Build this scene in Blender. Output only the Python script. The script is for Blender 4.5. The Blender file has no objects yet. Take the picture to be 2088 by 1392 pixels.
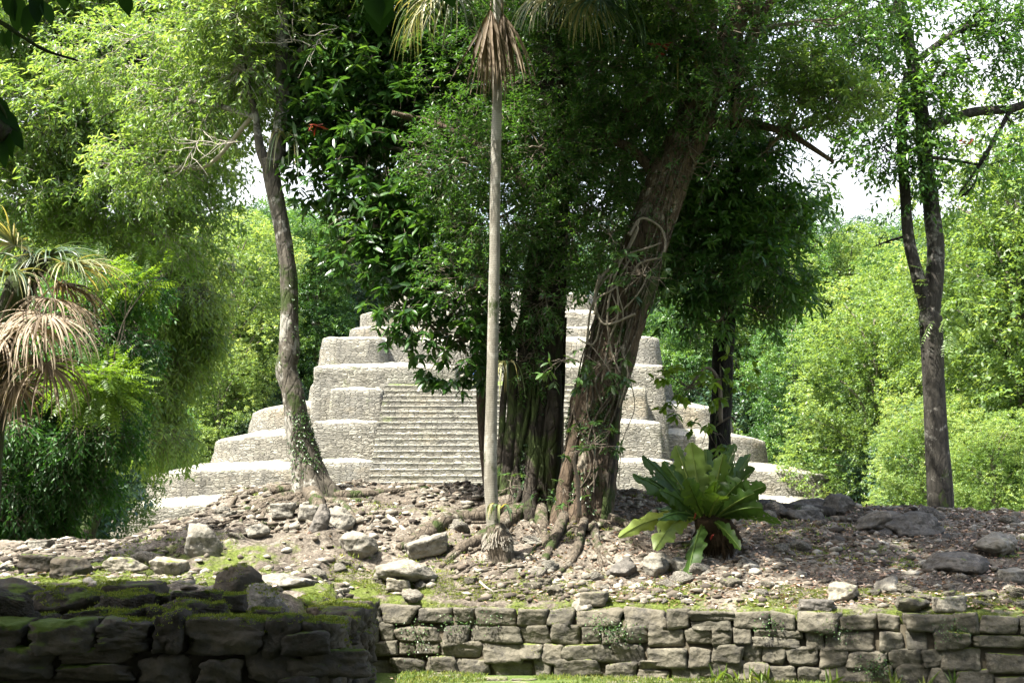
import bpy, bmesh, math, random
import numpy as np
from mathutils import Vector, Matrix

# ------------------------------------------------------------------ camera, sky, sun, exposure
scene = bpy.context.scene
F = 2868.0
TH = math.atan(354.0 / F)
EYE = 1.6
cam_d = bpy.data.cameras.new("camera")
cam = bpy.data.objects.new("camera", cam_d)
scene.collection.objects.link(cam)
cam.location = (0, 0, EYE)
cam.rotation_euler = (math.radians(90) + TH, 0, 0)
cam_d.sensor_width = 36
cam_d.lens = F / 2088 * 36
cam_d.clip_start = 0.05
cam_d.clip_end = 3000
scene.camera = cam

SUN = Vector((-0.48, -0.30, 1.0)).normalized()
el = math.asin(SUN.z)
az = math.atan2(SUN.x, SUN.y)
world = bpy.data.worlds.new("World")
scene.world = world
world.use_nodes = True
wn = world.node_tree
sky = wn.nodes.new("ShaderNodeTexSky")
sky.sky_type = 'NISHITA'
sky.sun_disc = False
sky.sun_elevation = el
sky.sun_rotation = az
sky.dust_density = 4.0
sky.air_density = 1.0
sky.ozone_density = 0.6
bg = wn.nodes["Background"]
bg.inputs[1].default_value = 0.15
tcw = wn.nodes.new("ShaderNodeTexCoord")
sepw = wn.nodes.new("ShaderNodeSeparateXYZ")
wn.links.new(tcw.outputs['Generated'], sepw.inputs[0])
elr = wn.nodes.new("ShaderNodeMapRange")           # bright thin cloud low in the sky
elr.inputs[1].default_value = .62; elr.inputs[2].default_value = .30
wn.links.new(sepw.outputs[2], elr.inputs[0])
cln = wn.nodes.new("ShaderNodeTexNoise")
cln.inputs['Scale'].default_value = 2.6; cln.inputs['Detail'].default_value = 6
wn.links.new(tcw.outputs['Generated'], cln.inputs['Vector'])
clr = wn.nodes.new("ShaderNodeMapRange")
clr.inputs[1].default_value = .30; clr.inputs[2].default_value = .50
clr.inputs[3].default_value = .45; clr.inputs[4].default_value = 1.0
wn.links.new(cln.outputs['Fac'], clr.inputs[0])
cmu = wn.nodes.new("ShaderNodeMath"); cmu.operation = 'MULTIPLY'
wn.links.new(elr.outputs[0], cmu.inputs[0]); wn.links.new(clr.outputs[0], cmu.inputs[1])
cmx = wn.nodes.new("ShaderNodeMix"); cmx.data_type = 'RGBA'
wn.links.new(cmu.outputs[0], cmx.inputs[0])
wn.links.new(sky.outputs[0], cmx.inputs[6])
cmx.inputs[7].default_value = (2.9, 3.0, 3.15, 1)
wn.links.new(cmx.outputs[2], bg.inputs[0])
sd = bpy.data.lights.new("sun", 'SUN')
sd.energy = 5.0
sd.angle = math.radians(0.5)
sd.color = (1.0, 0.95, 0.86)
so = bpy.data.objects.new("sun", sd)
scene.collection.objects.link(so)
so.rotation_euler = (-SUN).to_track_quat('-Z', 'Y').to_euler()
so.location = (-30, -20, 60)

scene.view_settings.view_transform = 'Standard'
scene.view_settings.look = 'None'
scene.view_settings.gamma = 1
scene.view_settings.exposure = 2.15
cy = scene.cycles
cy.max_bounces = 7
cy.diffuse_bounces = 4
cy.glossy_bounces = 2
cy.transmission_bounces = 5
cy.transparent_max_bounces = 4
cy.caustics_reflective = False
cy.caustics_refractive = False
cy.use_denoising = True

rng = np.random.default_rng(11)
random.seed(5)
COL = scene.collection

# ------------------------------------------------------------------ helpers
def P(px, py, Y):
    dx = (px - 1044) / F
    v = (696 - py) / F
    d = (dx, math.cos(TH) - v * math.sin(TH), math.sin(TH) + v * math.cos(TH))
    t = Y / d[1]
    return Vector((d[0] * t, Y, EYE + d[2] * t))

def PX(n, Y):
    return n * Y / F

def hash3(ix, iy, iz, seed):
    h = (ix.astype(np.int64) * 73856093) ^ (iy.astype(np.int64) * 19349663) ^ (iz.astype(np.int64) * 83492791) ^ (seed * 2654435761)
    h &= 0xffffffff
    h = (h ^ (h >> 15)) * 2246822519 & 0xffffffff
    h = (h ^ (h >> 13)) * 3266489917 & 0xffffffff
    h ^= h >> 16
    return h.astype(np.float64) / 4294967295.0

def vnoise(p, seed=0):
    p = np.asarray(p, float)
    i = np.floor(p).astype(np.int64)
    f = p - i
    f = f * f * (3 - 2 * f)
    r = 0
    for a in (0, 1):
        for b in (0, 1):
            for c in (0, 1):
                w = (f[..., 0] if a else 1 - f[..., 0]) * (f[..., 1] if b else 1 - f[..., 1]) * (f[..., 2] if c else 1 - f[..., 2])
                r = r + w * hash3(i[..., 0] + a, i[..., 1] + b, i[..., 2] + c, seed)
    return r * 2 - 1

def fbm(p, seed=0, o=3):
    p = np.asarray(p, float)
    r = 0
    a = 1.0
    s = 0
    for k in range(o):
        r = r + a * vnoise(p * (2 ** k) + 17.3 * k, seed + k)
        s += a
        a *= .5
    return r / s

def norm(a):
    return a / np.maximum(np.linalg.norm(a, axis=-1, keepdims=True), 1e-9)

class MB:
    """collects vertex arrays and faces; build() links ONE mesh object"""
    def __init__(self):
        self.v = []
        self.f = []
        self.m = []
        self.t = []
        self.n = 0
    def add(self, V, Fs, mi=0, tint=None):
        V = np.asarray(V, float).reshape(-1, 3)
        if not isinstance(Fs, (list, tuple)) or (len(Fs) and not isinstance(Fs[0], np.ndarray)):
            Fs = [np.asarray(Fs)]
        for q in Fs:
            self.f.append(q + self.n)
            self.m.append(np.full(len(q), mi))
        self.v.append(V)
        self.t.append(np.full(len(V), .5) if tint is None else np.broadcast_to(tint, (len(V),)))
        self.n += len(V)
        return self
    def build(self, name, mats, parent=None, smooth=True):
        me = bpy.data.meshes.new(name)
        V = np.concatenate(self.v)
        me.vertices.add(len(V))
        me.vertices.foreach_set("co", V.astype(np.float32).ravel())
        cnt = np.concatenate([np.full(len(q), q.shape[1]) for q in self.f])
        idx = np.concatenate([q.ravel() for q in self.f])
        me.loops.add(len(idx))
        me.loops.foreach_set("vertex_index", idx.astype(np.int32))
        me.polygons.add(len(cnt))
        st = np.concatenate([[0], np.cumsum(cnt)[:-1]])
        me.polygons.foreach_set("loop_start", st.astype(np.int32))
        try:
            me.polygons.foreach_set("loop_total", cnt.astype(np.int32))
        except Exception:
            pass
        if smooth:
            me.polygons.foreach_set("use_smooth", np.ones(len(cnt), bool))
        if not isinstance(mats, (list, tuple)):
            mats = [mats]
        for m in mats:
            me.materials.append(m)
        if len(mats) > 1:
            me.polygons.foreach_set("material_index", np.concatenate(self.m).astype(np.int32))
        at = me.attributes.new("tint", 'FLOAT', 'POINT')
        at.data.foreach_set("value", np.concatenate(self.t).astype(np.float32))
        me.update(calc_edges=True)
        me.validate()
        o = bpy.data.objects.new(name, me)
        COL.objects.link(o)
        if parent is not None:
            o.parent = parent
            o.matrix_parent_inverse = Matrix.Translation(parent.location).inverted()
        return o

def tag(o, label, cat, group=None, kind=None):
    if label: o['label'] = label
    if cat: o['category'] = cat
    if group: o['group'] = group
    if kind: o['kind'] = kind
    return o

def thing(name, label, cat, loc=(0, 0, 0), group=None):
    o = bpy.data.objects.new(name, None)
    COL.objects.link(o)
    o.location = loc
    o.empty_display_size = .2
    return tag(o, label, cat, group)

def dup(root, loc, rz=0, sc=1, label=None, group=None):
    r = root.copy()
    COL.objects.link(r)
    r.location = loc
    r.rotation_euler = (0, 0, rz)
    r.scale = sc if isinstance(sc, (tuple, list)) else (sc, sc, sc)
    if label: r['label'] = label
    if group: r['group'] = group
    for ch in list(root.children):
        c = ch.copy()
        COL.objects.link(c)
        c.parent = r
    return r

def spline(pts, n):
    pts = [Vector(p) for p in pts]
    if len(pts) == 2:
        return [pts[0].lerp(pts[1], i / (n - 1)) for i in range(n)]
    q = [pts[0] * 2 - pts[1]] + pts + [pts[-1] * 2 - pts[-2]]
    out = []
    m = len(pts) - 1
    for i in range(n):
        u = i / (n - 1) * m
        k = min(int(u), m - 1)
        t = u - k
        a, b, c, d = q[k], q[k + 1], q[k + 2], q[k + 3]
        out.append(.5 * ((2 * b) + (c - a) * t + (2 * a - 5 * b + 4 * c - d) * t * t + (3 * b - a - 3 * c + d) * t ** 3))
    return out

def interp(vals, n):
    return np.interp(np.linspace(0, 1, n), np.linspace(0, 1, len(vals)), vals)

def tube(mb, pts, rad, ns=16, n=None, bump=.05, freq=3., seed=0, lobes=None, mi=0, tint=None, cap=True):
    """tapered tube through pts; bump relative to radius; lobes=(count, amp, falloff metres)"""
    n = n or max(8, len(pts) * 4)
    pp = np.array([tuple(p) for p in spline(pts, n)])
    rr = interp(rad, n)
    tan = norm(np.gradient(pp, axis=0))
    ref = np.array([0.13, -1.0, 0.07]) if abs(tan[0][1]) < .9 else np.array([1.0, 0, 0])
    u = ref - tan * (tan @ ref)[:, None]
    for i in range(n):
        if i: 
            r0 = u[i - 1] - tan[i] * np.dot(u[i - 1], tan[i])
            u[i] = r0
        u[i] /= np.linalg.norm(u[i]) + 1e-9
    w = np.cross(tan, u)
    a = np.linspace(0, 2 * np.pi, ns, endpoint=False)
    ring = np.cos(a)[None, :, None] * u[:, None] + np.sin(a)[None, :, None] * w[:, None]
    R = np.repeat(rr[:, None], ns, 1)
    arc = np.concatenate([[0], np.cumsum(np.linalg.norm(np.diff(pp, axis=0), axis=1))])
    if lobes:
        k, amp, fall = lobes
        l = np.abs(np.cos(a * k / 2 + .4 * np.sin(a) + seed))**1.5
        R = R * (1 + amp * np.exp(-arc / fall)[:, None] * l[None])
    base = pp[:, None] + ring * R[..., None]
    if bump:
        R = R * (1 + bump * fbm(base * freq, seed, 4))
    V = (pp[:, None] + ring * R[..., None]).reshape(-1, 3)
    i, j = np.meshgrid(np.arange(n - 1), np.arange(ns), indexing='ij')
    j2 = (j + 1) % ns
    Q = np.stack([i * ns + j, i * ns + j2, (i + 1) * ns + j2, (i + 1) * ns + j], -1).reshape(-1, 4)
    Fs = [Q]
    if cap:
        V = np.concatenate([V, pp[:1], pp[-1:]])
        c0, c1 = n * ns, n * ns + 1
        jj = np.arange(ns)
        Fs.append(np.stack([(jj + 1) % ns, jj, np.full(ns, c0)], -1))
        Fs.append(np.stack([(n - 1) * ns + jj, (n - 1) * ns + (jj + 1) % ns, np.full(ns, c1)], -1))
    mb.add(V, Fs, mi, tint)
    return pp, rr

def strands(mb, C, R, mi=0, tint=.5, ns=3):
    """many thin tubes at once: C (n,k,3), R (k,) or (n,k)"""
    C = np.asarray(C, float)
    n, k, _ = C.shape
    if n == 0: return
    R = np.broadcast_to(np.asarray(R, float), (n, k))
    t = norm(np.gradient(C, axis=1))
    ref = np.where(np.abs(t[..., 2:3]) > .8, np.array([1., 0, 0]), np.array([0, 0, 1.]))
    u = norm(np.cross(t, ref))
    w = np.cross(t, u)
    a = np.linspace(0, 2 * np.pi, ns, endpoint=False)
    V = C[:, :, None] + (np.cos(a)[:, None] * u[:, :, None] + np.sin(a)[:, None] * w[:, :, None]) * R[:, :, None, None]
    b = (np.arange(n) * k * ns)[:, None, None]
    i, j = np.meshgrid(np.arange(k - 1), np.arange(ns), indexing='ij')
    Q = np.stack([i * ns + j, i * ns + (j + 1) % ns, (i + 1) * ns + (j + 1) % ns, (i + 1) * ns + j], -1).reshape(1, -1, 4) + b
    mb.add(V.reshape(-1, 3), Q.reshape(-1, 4), mi, tint)

LEAF8 = np.array([(0, 0, 0), (.32, .42, .06), (.68, .40, .05), (1, 0, -.06), (.68, -.40, .05), (.32, -.42, .06), (.32, 0, -.02), (.68, 0, -.03)])
def leaves(mb, Pp, D, N, L, W, full=False, droop=.15, tint=None, mi=0):
    """one leaf per row: root Pp, direction D, face normal N, length L, width W"""
    Pp = np.asarray(Pp, float).reshape(-1, 3)
    n = len(Pp)
    if n == 0: return
    D = norm(np.asarray(D, float).reshape(-1, 3))
    N = np.asarray(N, float).reshape(-1, 3)
    S = norm(np.cross(N, D))
    N = np.cross(D, S)
    L = np.broadcast_to(L, (n,))[:, None]
    W = np.broadcast_to(W, (n,))[:, None]
    if tint is None: tint = rng.random(n)
    if full:
        V = np.empty((n, 8, 3))
        for k, (a, b, c) in enumerate(LEAF8):
            V[:, k] = Pp + D * a * L + S * b * W + N * (c * W * 1.5 - droop * a * a * L)
        b = (np.arange(n) * 8)[:, None, None]
        T = np.array([(0, 5, 6), (0, 6, 1), (4, 3, 7), (7, 3, 2)])[None] + b
        Q = np.array([(5, 4, 7, 6), (6, 7, 2, 1)])[None] + b
        mb.add(V.reshape(-1, 3), [T.reshape(-1, 3), Q.reshape(-1, 4)], mi, np.repeat(tint, 8))
    else:
        V = np.empty((n, 4, 3))
        V[:, 0] = Pp
        V[:, 1] = Pp + D * .45 * L + S * .5 * W + N * .1 * W
        V[:, 2] = Pp + D * L - N * droop * L
        V[:, 3] = Pp + D * .45 * L - S * .5 * W + N * .1 * W
        b = (np.arange(n) * 4)[:, None, None]
        T = np.array([(0, 3, 2), (0, 2, 1)])[None] + b
        mb.add(V.reshape(-1, 3), T.reshape(-1, 3), mi, np.repeat(tint, 4))

def rand_dir(n):
    return norm(rng.normal(size=(n, 3)))

def sprigs(mb, C, O, k=9, tl=.35, L=.12, W=.045, full=False, droop=.15, hang=.3, flat=.6, whorl=False, tint0=None, tv=.35, twig=True):
    """leafy twig at every C pointing along O"""
    n = len(C)
    if n == 0: return
    ax = norm(O + .6 * rand_dir(n) + np.array([0, 0, -hang]))
    u = norm(np.cross(ax, rand_dir(n)))
    w = np.cross(ax, u)
    if tint0 is None: tint0 = rng.random(n)
    s = np.linspace(.15, 1, k)[None, :] * np.ones((n, 1))
    if whorl: s = .72 + .28 * s
    s = s * (.8 + .4 * rng.random((n, 1)))
    Pp = C[:, None] + ax[:, None] * (s * tl)[..., None] + np.array([0, 0, -1.]) * (hang * tl * .5 * s ** 2)[..., None]
    ph = (np.arange(k) * 2.4)[None] + rng.random((n, 1)) * 6
    rad = np.cos(ph)[..., None] * u[:, None] + np.sin(ph)[..., None] * w[:, None]
    rad = rad * np.array([1, 1, 1 - flat])
    D = norm(ax[:, None] * (.55 if not whorl else .25) + norm(rad) + np.array([0, 0, -hang * .8]) + .25 * rng.normal(size=(n, k, 3)))
    N = norm(np.array([0, 0, 1.]) + .45 * rng.normal(size=(n, k, 3)))
    l = L * (.7 + .5 * rng.random((n, k)))
    t = np.clip(tint0[:, None] * (1 - tv) + tv * rng.random((n, k)), 0, 1)
    leaves(mb, Pp.reshape(-1, 3), D.reshape(-1, 3), N.reshape(-1, 3), l.ravel(), (l * W / L).ravel(), full, droop, t.ravel())
    if twig:
        e = C[:, None] + ax[:, None] * (np.array([-.25, .4, 1.]) * tl)[None, :, None] + np.array([0, 0, -1.]) * (hang * tl * .5 * np.array([0, .16, 1.]))[None, :, None]
        strands(mb, e, np.array([.006, .004, .0015]) * (tl / .35), 1)

def pinnate(mb, C, O, pairs=10, rl=.35, L=.06, W=.02, hang=.5, tint0=None):
    """feathery compound leaf at every C"""
    n = len(C)
    if n == 0: return
    ax = norm(O + .5 * rand_dir(n) + np.array([0, 0, -hang * .6]))
    side = norm(np.cross(ax, np.array([0, 0, 1.]) + .35 * rand_dir(n)))
    up = np.cross(side, ax)
    if tint0 is None: tint0 = rng.random(n)
    rlv = rl * (.7 + .5 * rng.random(n))
    s = np.linspace(.18, 1, pairs)
    pos = C[:, None] + ax[:, None] * (s * rlv[:, None])[..., None] + np.array([0, 0, -1.]) * (hang * .45 * rlv[:, None] * s ** 2)[..., None]
    for sg in (-1, 1):
        D = norm(side[:, None] * sg + ax[:, None] * .45 + np.array([0, 0, -.25]) + .12 * rng.normal(size=(n, pairs, 3)))
        l = L * np.sin(np.pi * (.18 + .7 * s))[None] * (.85 + .3 * rng.random((n, pairs)))
        N = np.broadcast_to(up[:, None], D.shape)
        t = np.clip(tint0[:, None] * .75 + .25 * rng.random((n, pairs)), 0, 1)
        leaves(mb, pos.reshape(-1, 3), D.reshape(-1, 3), N.reshape(-1, 3), l.ravel(), (l * W / L).ravel(), False, .12, t.ravel())

def blob_points(blobs, n, gap=.0, gfreq=.8, seed=0, shell=.0):
    """cluster positions in ellipsoids (cx,cy,cz,rx,ry,rz,weight); thinned by noise so gaps show"""
    B = np.array([tuple(b[:6]) + ((b[6] if len(b) > 6 else 1),) for b in blobs], float)
    vol = B[:, 3] * B[:, 4] * B[:, 5] * B[:, 6]
    out, oo = [], []
    tot = 0
    while tot < n:
        m = n * 2
        k = rng.choice(len(B), m, p=vol / vol.sum())
        d = rand_dir(m)
        r = rng.random(m) ** (1 / 3)
        r = shell + (1 - shell) * r
        d2 = d * r[:, None]
        lump = 1 + .22 * fbm(d * 1.8 + k[:, None] * 5.1, seed, 2)
        p = B[k, :3] + d2 * B[k, 3:6] * lump[:, None]
        g = fbm(p * gfreq, seed + 3, 3)
        keep = g > gap - .45
        keep &= rng.random(m) < np.clip((g - gap + .45) * 4, 0, 1)
        out.append(p[keep])
        oo.append(norm(d[keep] + np.array([0, 0, .2])))
        tot += keep.sum()
    return np.concatenate(out)[:n], np.concatenate(oo)[:n]

def pxblob(px, py, Y, rx, rz, ry, w=1):
    c = P(px, py, Y)
    return (c.x, c.y, c.z, PX(rx, Y), ry, PX(rz, Y), w)

def ico(sub):
    bm = bmesh.new()
    bmesh.ops.create_icosphere(bm, subdivisions=sub, radius=1)
    V = np.array([v.co[:] for v in bm.verts])
    Fq = np.array([[v.index for v in f.verts] for f in bm.faces])
    bm.free()
    return norm(V), Fq
ICO2, ICO3, ICO4 = ico(2), ico(3), ico(4)

def cube_dirs(n):
    V = []; Fq = []
    t = np.tan(np.linspace(-1, 1, n + 1) * .82) / np.tan(.82)
    for ax in range(3):
        for sg in (-1, 1):
            b = len(V)
            for i in range(n + 1):
                for j in range(n + 1):
                    q = [0, 0, 0]; q[ax] = sg; q[(ax + 1) % 3] = t[i]; q[(ax + 2) % 3] = t[j]
                    V.append(q)
            for i in range(n):
                for j in range(n):
                    f = [b + i * (n + 1) + j, b + (i + 1) * (n + 1) + j, b + (i + 1) * (n + 1) + j + 1, b + i * (n + 1) + j + 1]
                    Fq.append(f if sg > 0 else f[::-1])
    V = np.round(np.array(V, float), 6)
    u, inv = np.unique(V, axis=0, return_inverse=True)
    return norm(u), inv.reshape(-1)[np.array(Fq)]
CUBE = cube_dirs(10)

def rock(mb, c, size, seed, I=ICO3, ang=.6, rough=.09, rot=None, mi=0, tint=None, boxy=0.0, pw=34.0):
    """weathered stone: a soft intersection of planes, roughened"""
    d, Fq = I
    if boxy: d, Fq = CUBE
    r = np.random.default_rng(seed)
    n = norm(r.normal(size=(11, 3)))
    h = .72 + .28 * r.random(11)
    if boxy:
        n = np.concatenate([np.array([(1, 0, 0), (-1, 0, 0), (0, 1, 0), (0, -1, 0), (0, 0, 1), (0, 0, -1)]) + .10 * r.normal(size=(6, 3)), n[:4]])
        n = norm(n)
        h = np.concatenate([np.full(6, .62) * (1 + .05 * r.normal(size=6)), .86 + .15 * r.random(4)])
    q = np.clip(d @ n.T, 0, None) / h
    p = 16.0 if not boxy else pw

    R = (np.sum(q ** p, 1)) ** (-1 / p)
    R = np.minimum(R, 1.25)
    V = d * R[:, None]
    rg = 1 - np.abs(fbm(V * 2.3 + seed * 1.3, seed + 4, 3)) * 2.2
    V = V * (1 + rough * fbm(V * 1.7 + seed * 3.7, seed, 4)[:, None] + rough * .55 * fbm(V * 6.5 + seed, seed + 9, 3)[:, None] - rough * .7 * np.clip(rg, 0, 1)[:, None] ** 3)
    V = V * np.asarray(size)
    if rot is not None:
        V = V @ np.array(Matrix.Rotation(rot[2], 3, 'Z') @ Matrix.Rotation(rot[1], 3, 'Y') @ Matrix.Rotation(rot[0], 3, 'X')).T
    mb.add(V + np.asarray(c), Fq, mi, r.random() if tint is None else tint)

# ------------------------------------------------------------------ materials
def newmat(name):
    m = bpy.data.materials.new(name)
    m.use_nodes = True
    nt = m.node_tree
    nt.nodes.clear()
    return m, nt

class G:
    def __init__(self, name):
        self.m, self.nt = newmat(name)
        self.out = self.n("ShaderNodeOutputMaterial")
        self.co = self.n("ShaderNodeTexCoord").outputs['Object']
        self.geo = self.n("ShaderNodeNewGeometry")
    def n(self, t, **kw):
        x = self.nt.nodes.new(t)
        for k, v in kw.items(): setattr(x, k, v)
        return x
    def l(self, a, b): self.nt.links.new(a, b)
    def setin(self, sock, v):
        if hasattr(v, 'is_output'): self.l(v, sock)
        else: sock.default_value = v
    def map(self, s, v=None):
        x = self.n("ShaderNodeMapping")
        self.l(v or self.co, x.inputs[0])
        x.inputs['Scale'].default_value = s if isinstance(s, tuple) else (s, s, s)
        return x.outputs[0]
    def noise(self, s, det=5, rough=.6, v=None, dist=0):
        x = self.n("ShaderNodeTexNoise")
        self.l(v or self.co, x.inputs['Vector'])
        x.inputs['Scale'].default_value = s
        x.inputs['Detail'].default_value = det
        x.inputs['Roughness'].default_value = rough
        x.inputs['Distortion'].default_value = dist
        return x.outputs['Fac']
    def vor(self, s, feat='F1', v=None, out='Distance', rnd=1):
        x = self.n("ShaderNodeTexVoronoi", feature=feat)
        self.l(v or self.co, x.inputs['Vector'])
        x.inputs['Scale'].default_value = s
        x.inputs['Randomness'].default_value = rnd
        return x.outputs[out]
    def ramp(self, fac, stops):
        x = self.n("ShaderNodeValToRGB")
        e = x.color_ramp.elements
        while len(e) < len(stops): e.new(.5)
        for k, (p, c) in enumerate(stops):
            e[k].position = p
            e[k].color = (c[0], c[1], c[2], 1) if isinstance(c, tuple) else (c, c, c, 1)
        self.setin(x.inputs[0], fac)
        return x.outputs[0]
    def mix(self, fac, a, b, mode='MIX'):
        x = self.n("ShaderNodeMix", data_type='RGBA', blend_type=mode)
        self.setin(x.inputs[0], fac)
        for s, v in ((x.inputs[6], a), (x.inputs[7], b)):
            self.setin(s, (v[0], v[1], v[2], 1) if isinstance(v, tuple) else v)
        return x.outputs[2]
    def math(self, op, a, b=0.0):
        x = self.n("ShaderNodeMath", operation=op)
        self.setin(x.inputs[0], a)
        self.setin(x.inputs[1], b)
        return x.outputs[0]
    def attr(self):
        x = self.n("ShaderNodeAttribute", attribute_name="tint")
        return x.outputs['Fac']
    def up(self):
        x = self.n("ShaderNodeSeparateXYZ")
        self.l(self.geo.outputs['Normal'], x.inputs[0])
        return x.outputs[2]
    def bump(self, h, strength=.5, dist=.02, nrm=None):
        x = self.n("ShaderNodeBump")
        self.l(h, x.inputs['Height'])
        x.inputs['Strength'].default_value = strength
        x.inputs['Distance'].default_value = dist
        if nrm is not None: self.l(nrm, x.inputs['Normal'])
        return x.outputs[0]
    def pbr(self, col, rough=.85, nrm=None, spec=.3):
        b = self.n("ShaderNodeBsdfPrincipled")
        self.setin(b.inputs['Base Color'], (col[0], col[1], col[2], 1) if isinstance(col, tuple) else col)
        self.setin(b.inputs['Roughness'], rough)
        b.inputs['Specular IOR Level'].default_value = spec
        if nrm is not None: self.l(nrm, b.inputs['Normal'])
        return b.outputs[0]
    def done(self, s):
        self.l(s, self.out.inputs[0])
        return self.m

def leaf_mat(name, c0, c1, c2, trans=.4, rough=.42, spec=.5, tmul=1.6):
    g = G(name)
    t = g.attr()
    oi = g.n("ShaderNodeObjectInfo").outputs['Random']
    tt = g.math('ADD', t, g.math('MULTIPLY', g.math('SUBTRACT', oi, .5), .25))
    c = g.ramp(tt, [(0.05, c0), (.5, c1), (.95, c2)])
    s = g.pbr(c, rough, None, spec)
    tr = g.n("ShaderNodeBsdfTranslucent")
    g.l(g.mix(1.0, c, (tmul * 1.15, tmul, tmul * .45), 'MULTIPLY'), tr.inputs[0])
    mx = g.n("ShaderNodeMixShader")
    mx.inputs[0].default_value = trans
    g.l(s, mx.inputs[1])
    g.l(tr.outputs[0], mx.inputs[2])
    return g.done(mx.outputs[0])

def bark_mat(name, a, b, lichen, lich=.5, moss=.3, scale=1.0, rings=False, bumpd=.02):
    g = G(name)
    v = g.map((6 * scale, 6 * scale, 1.6 * scale))
    n1 = g.noise(2.2, 8, .7, v, .3)
    n2 = g.noise(1.3 * scale, 6, .65)
    n3 = g.noise(9 * scale, 5, .7)
    c = g.ramp(n1, [(.3, a), (.62, b)])
    n4 = g.noise(3.4 * scale, 8, .72, None, .6)
    lm = g.ramp(g.math('ADD', g.math('MULTIPLY', n2, .35), g.math('ADD', g.math('MULTIPLY', n4, .45), g.math('MULTIPLY', n3, .2))), [(.60 - lich * .13, 0.), (.64 - lich * .13, 1.)])
    c = g.mix(g.math('MULTIPLY', lm, .9), c, g.mix(n3, tuple(.6 * q for q in lichen), lichen))
    mn = g.noise(2.6 * scale, 6, .7, g.map((1, 1, .6)))
    mm = g.ramp(mn, [(.62 - moss * .2, 0.), (.68 - moss * .2, 1.)])
    c = g.mix(mm, c, (.035, .05, .015))
    fl = g.vor(1.0, 'DISTANCE_TO_EDGE', g.map((11 * scale, 11 * scale, 3.6 * scale), None), 'Distance')
    flk = g.ramp(fl, [(.0, 0.), (.12, 1.)])
    if not rings: c = g.mix(g.math('MULTIPLY', g.math('SUBTRACT', 1.0, flk), .35), c, tuple(.5 * q for q in a))
    h = g.math('ADD', g.math('MULTIPLY', n1, 1.0), g.math('MULTIPLY', n3, .5))
    if not rings: h = g.math('ADD', h, g.math('MULTIPLY', flk, .35))
    if rings:
        w = g.n("ShaderNodeTexWave", wave_type='BANDS', bands_direction='Z')
        g.l(g.co, w.inputs[0])
        w.inputs['Scale'].default_value = 12
        w.inputs['Distortion'].default_value = 3.5
        w.inputs['Detail'].default_value = 3
        h = g.math('ADD', g.math('MULTIPLY', w.outputs['Fac'], .12), g.math('MULTIPLY', n3, .8))
        c = g.mix(g.ramp(w.outputs['Fac'], [(.0, .22), (.3, 0.)]), c, a)
    return g.done(g.pbr(c, .9, g.bump(h, .9, bumpd), .15))

def stone_mat(name, a, b, moss_c=(.075, .10, .02), moss=.5, dark=.35, scale=1.0, bd=.015):
    g = G(name)
    n1 = g.noise(3 * scale, 8, .65)
    n2 = g.noise(14 * scale, 6, .7)
    n3 = g.noise(1.1 * scale, 4, .6)
    c = g.ramp(g.math('ADD', g.math('MULTIPLY', n1, .65), g.math('MULTIPLY', n2, .35)), [(.32, a), (.62, b)])
    c = g.mix(g.math('MULTIPLY', g.attr(), .45), c, g.mix(.5, c, (.23, .20, .15)))
    dk = g.ramp(g.noise(5 * scale, 7, .75), [(.60 - dark * .2, 0.), (.68 - dark * .12, 1.)])
    c = g.mix(g.math('MULTIPLY', dk, .8), c, (.045, .043, .038))
    li = g.ramp(g.noise(7 * scale, 6, .75, None, .5), [(.60, 0.), (.64, .55)])
    c = g.mix(li, c, tuple(min(.5, q * 1.55) for q in b))
    up = g.up()
    mf = g.math('ADD', g.math('MULTIPLY', up, .22), g.math('ADD', g.math('MULTIPLY', n3, .7), g.math('MULTIPLY', n2, .25)))
    mm = g.ramp(mf, [(.80 - moss * .25, 0.), (.86 - moss * .25, 1.)])
    mc = g.mix(g.noise(30, 3), moss_c, (moss_c[0] * 1.9, moss_c[1] * 1.8, moss_c[2] * 1.6))
    c = g.mix(mm, c, mc)
    h = g.math('ADD', g.math('MULTIPLY', n1, 1.2), g.math('MULTIPLY', n2, .8))
    pit = g.vor(22 * scale)
    h = g.math('ADD', h, g.math('MULTIPLY', pit, .35))
    chip = g.vor(6.5 * scale, 'F1', g.map((1, 1, 1.8)), 'Distance')
    h = g.math('ADD', h, g.math('MULTIPLY', chip, 1.1))
    return g.done(g.pbr(c, .92, g.bump(h, .8, bd), .15))

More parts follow.
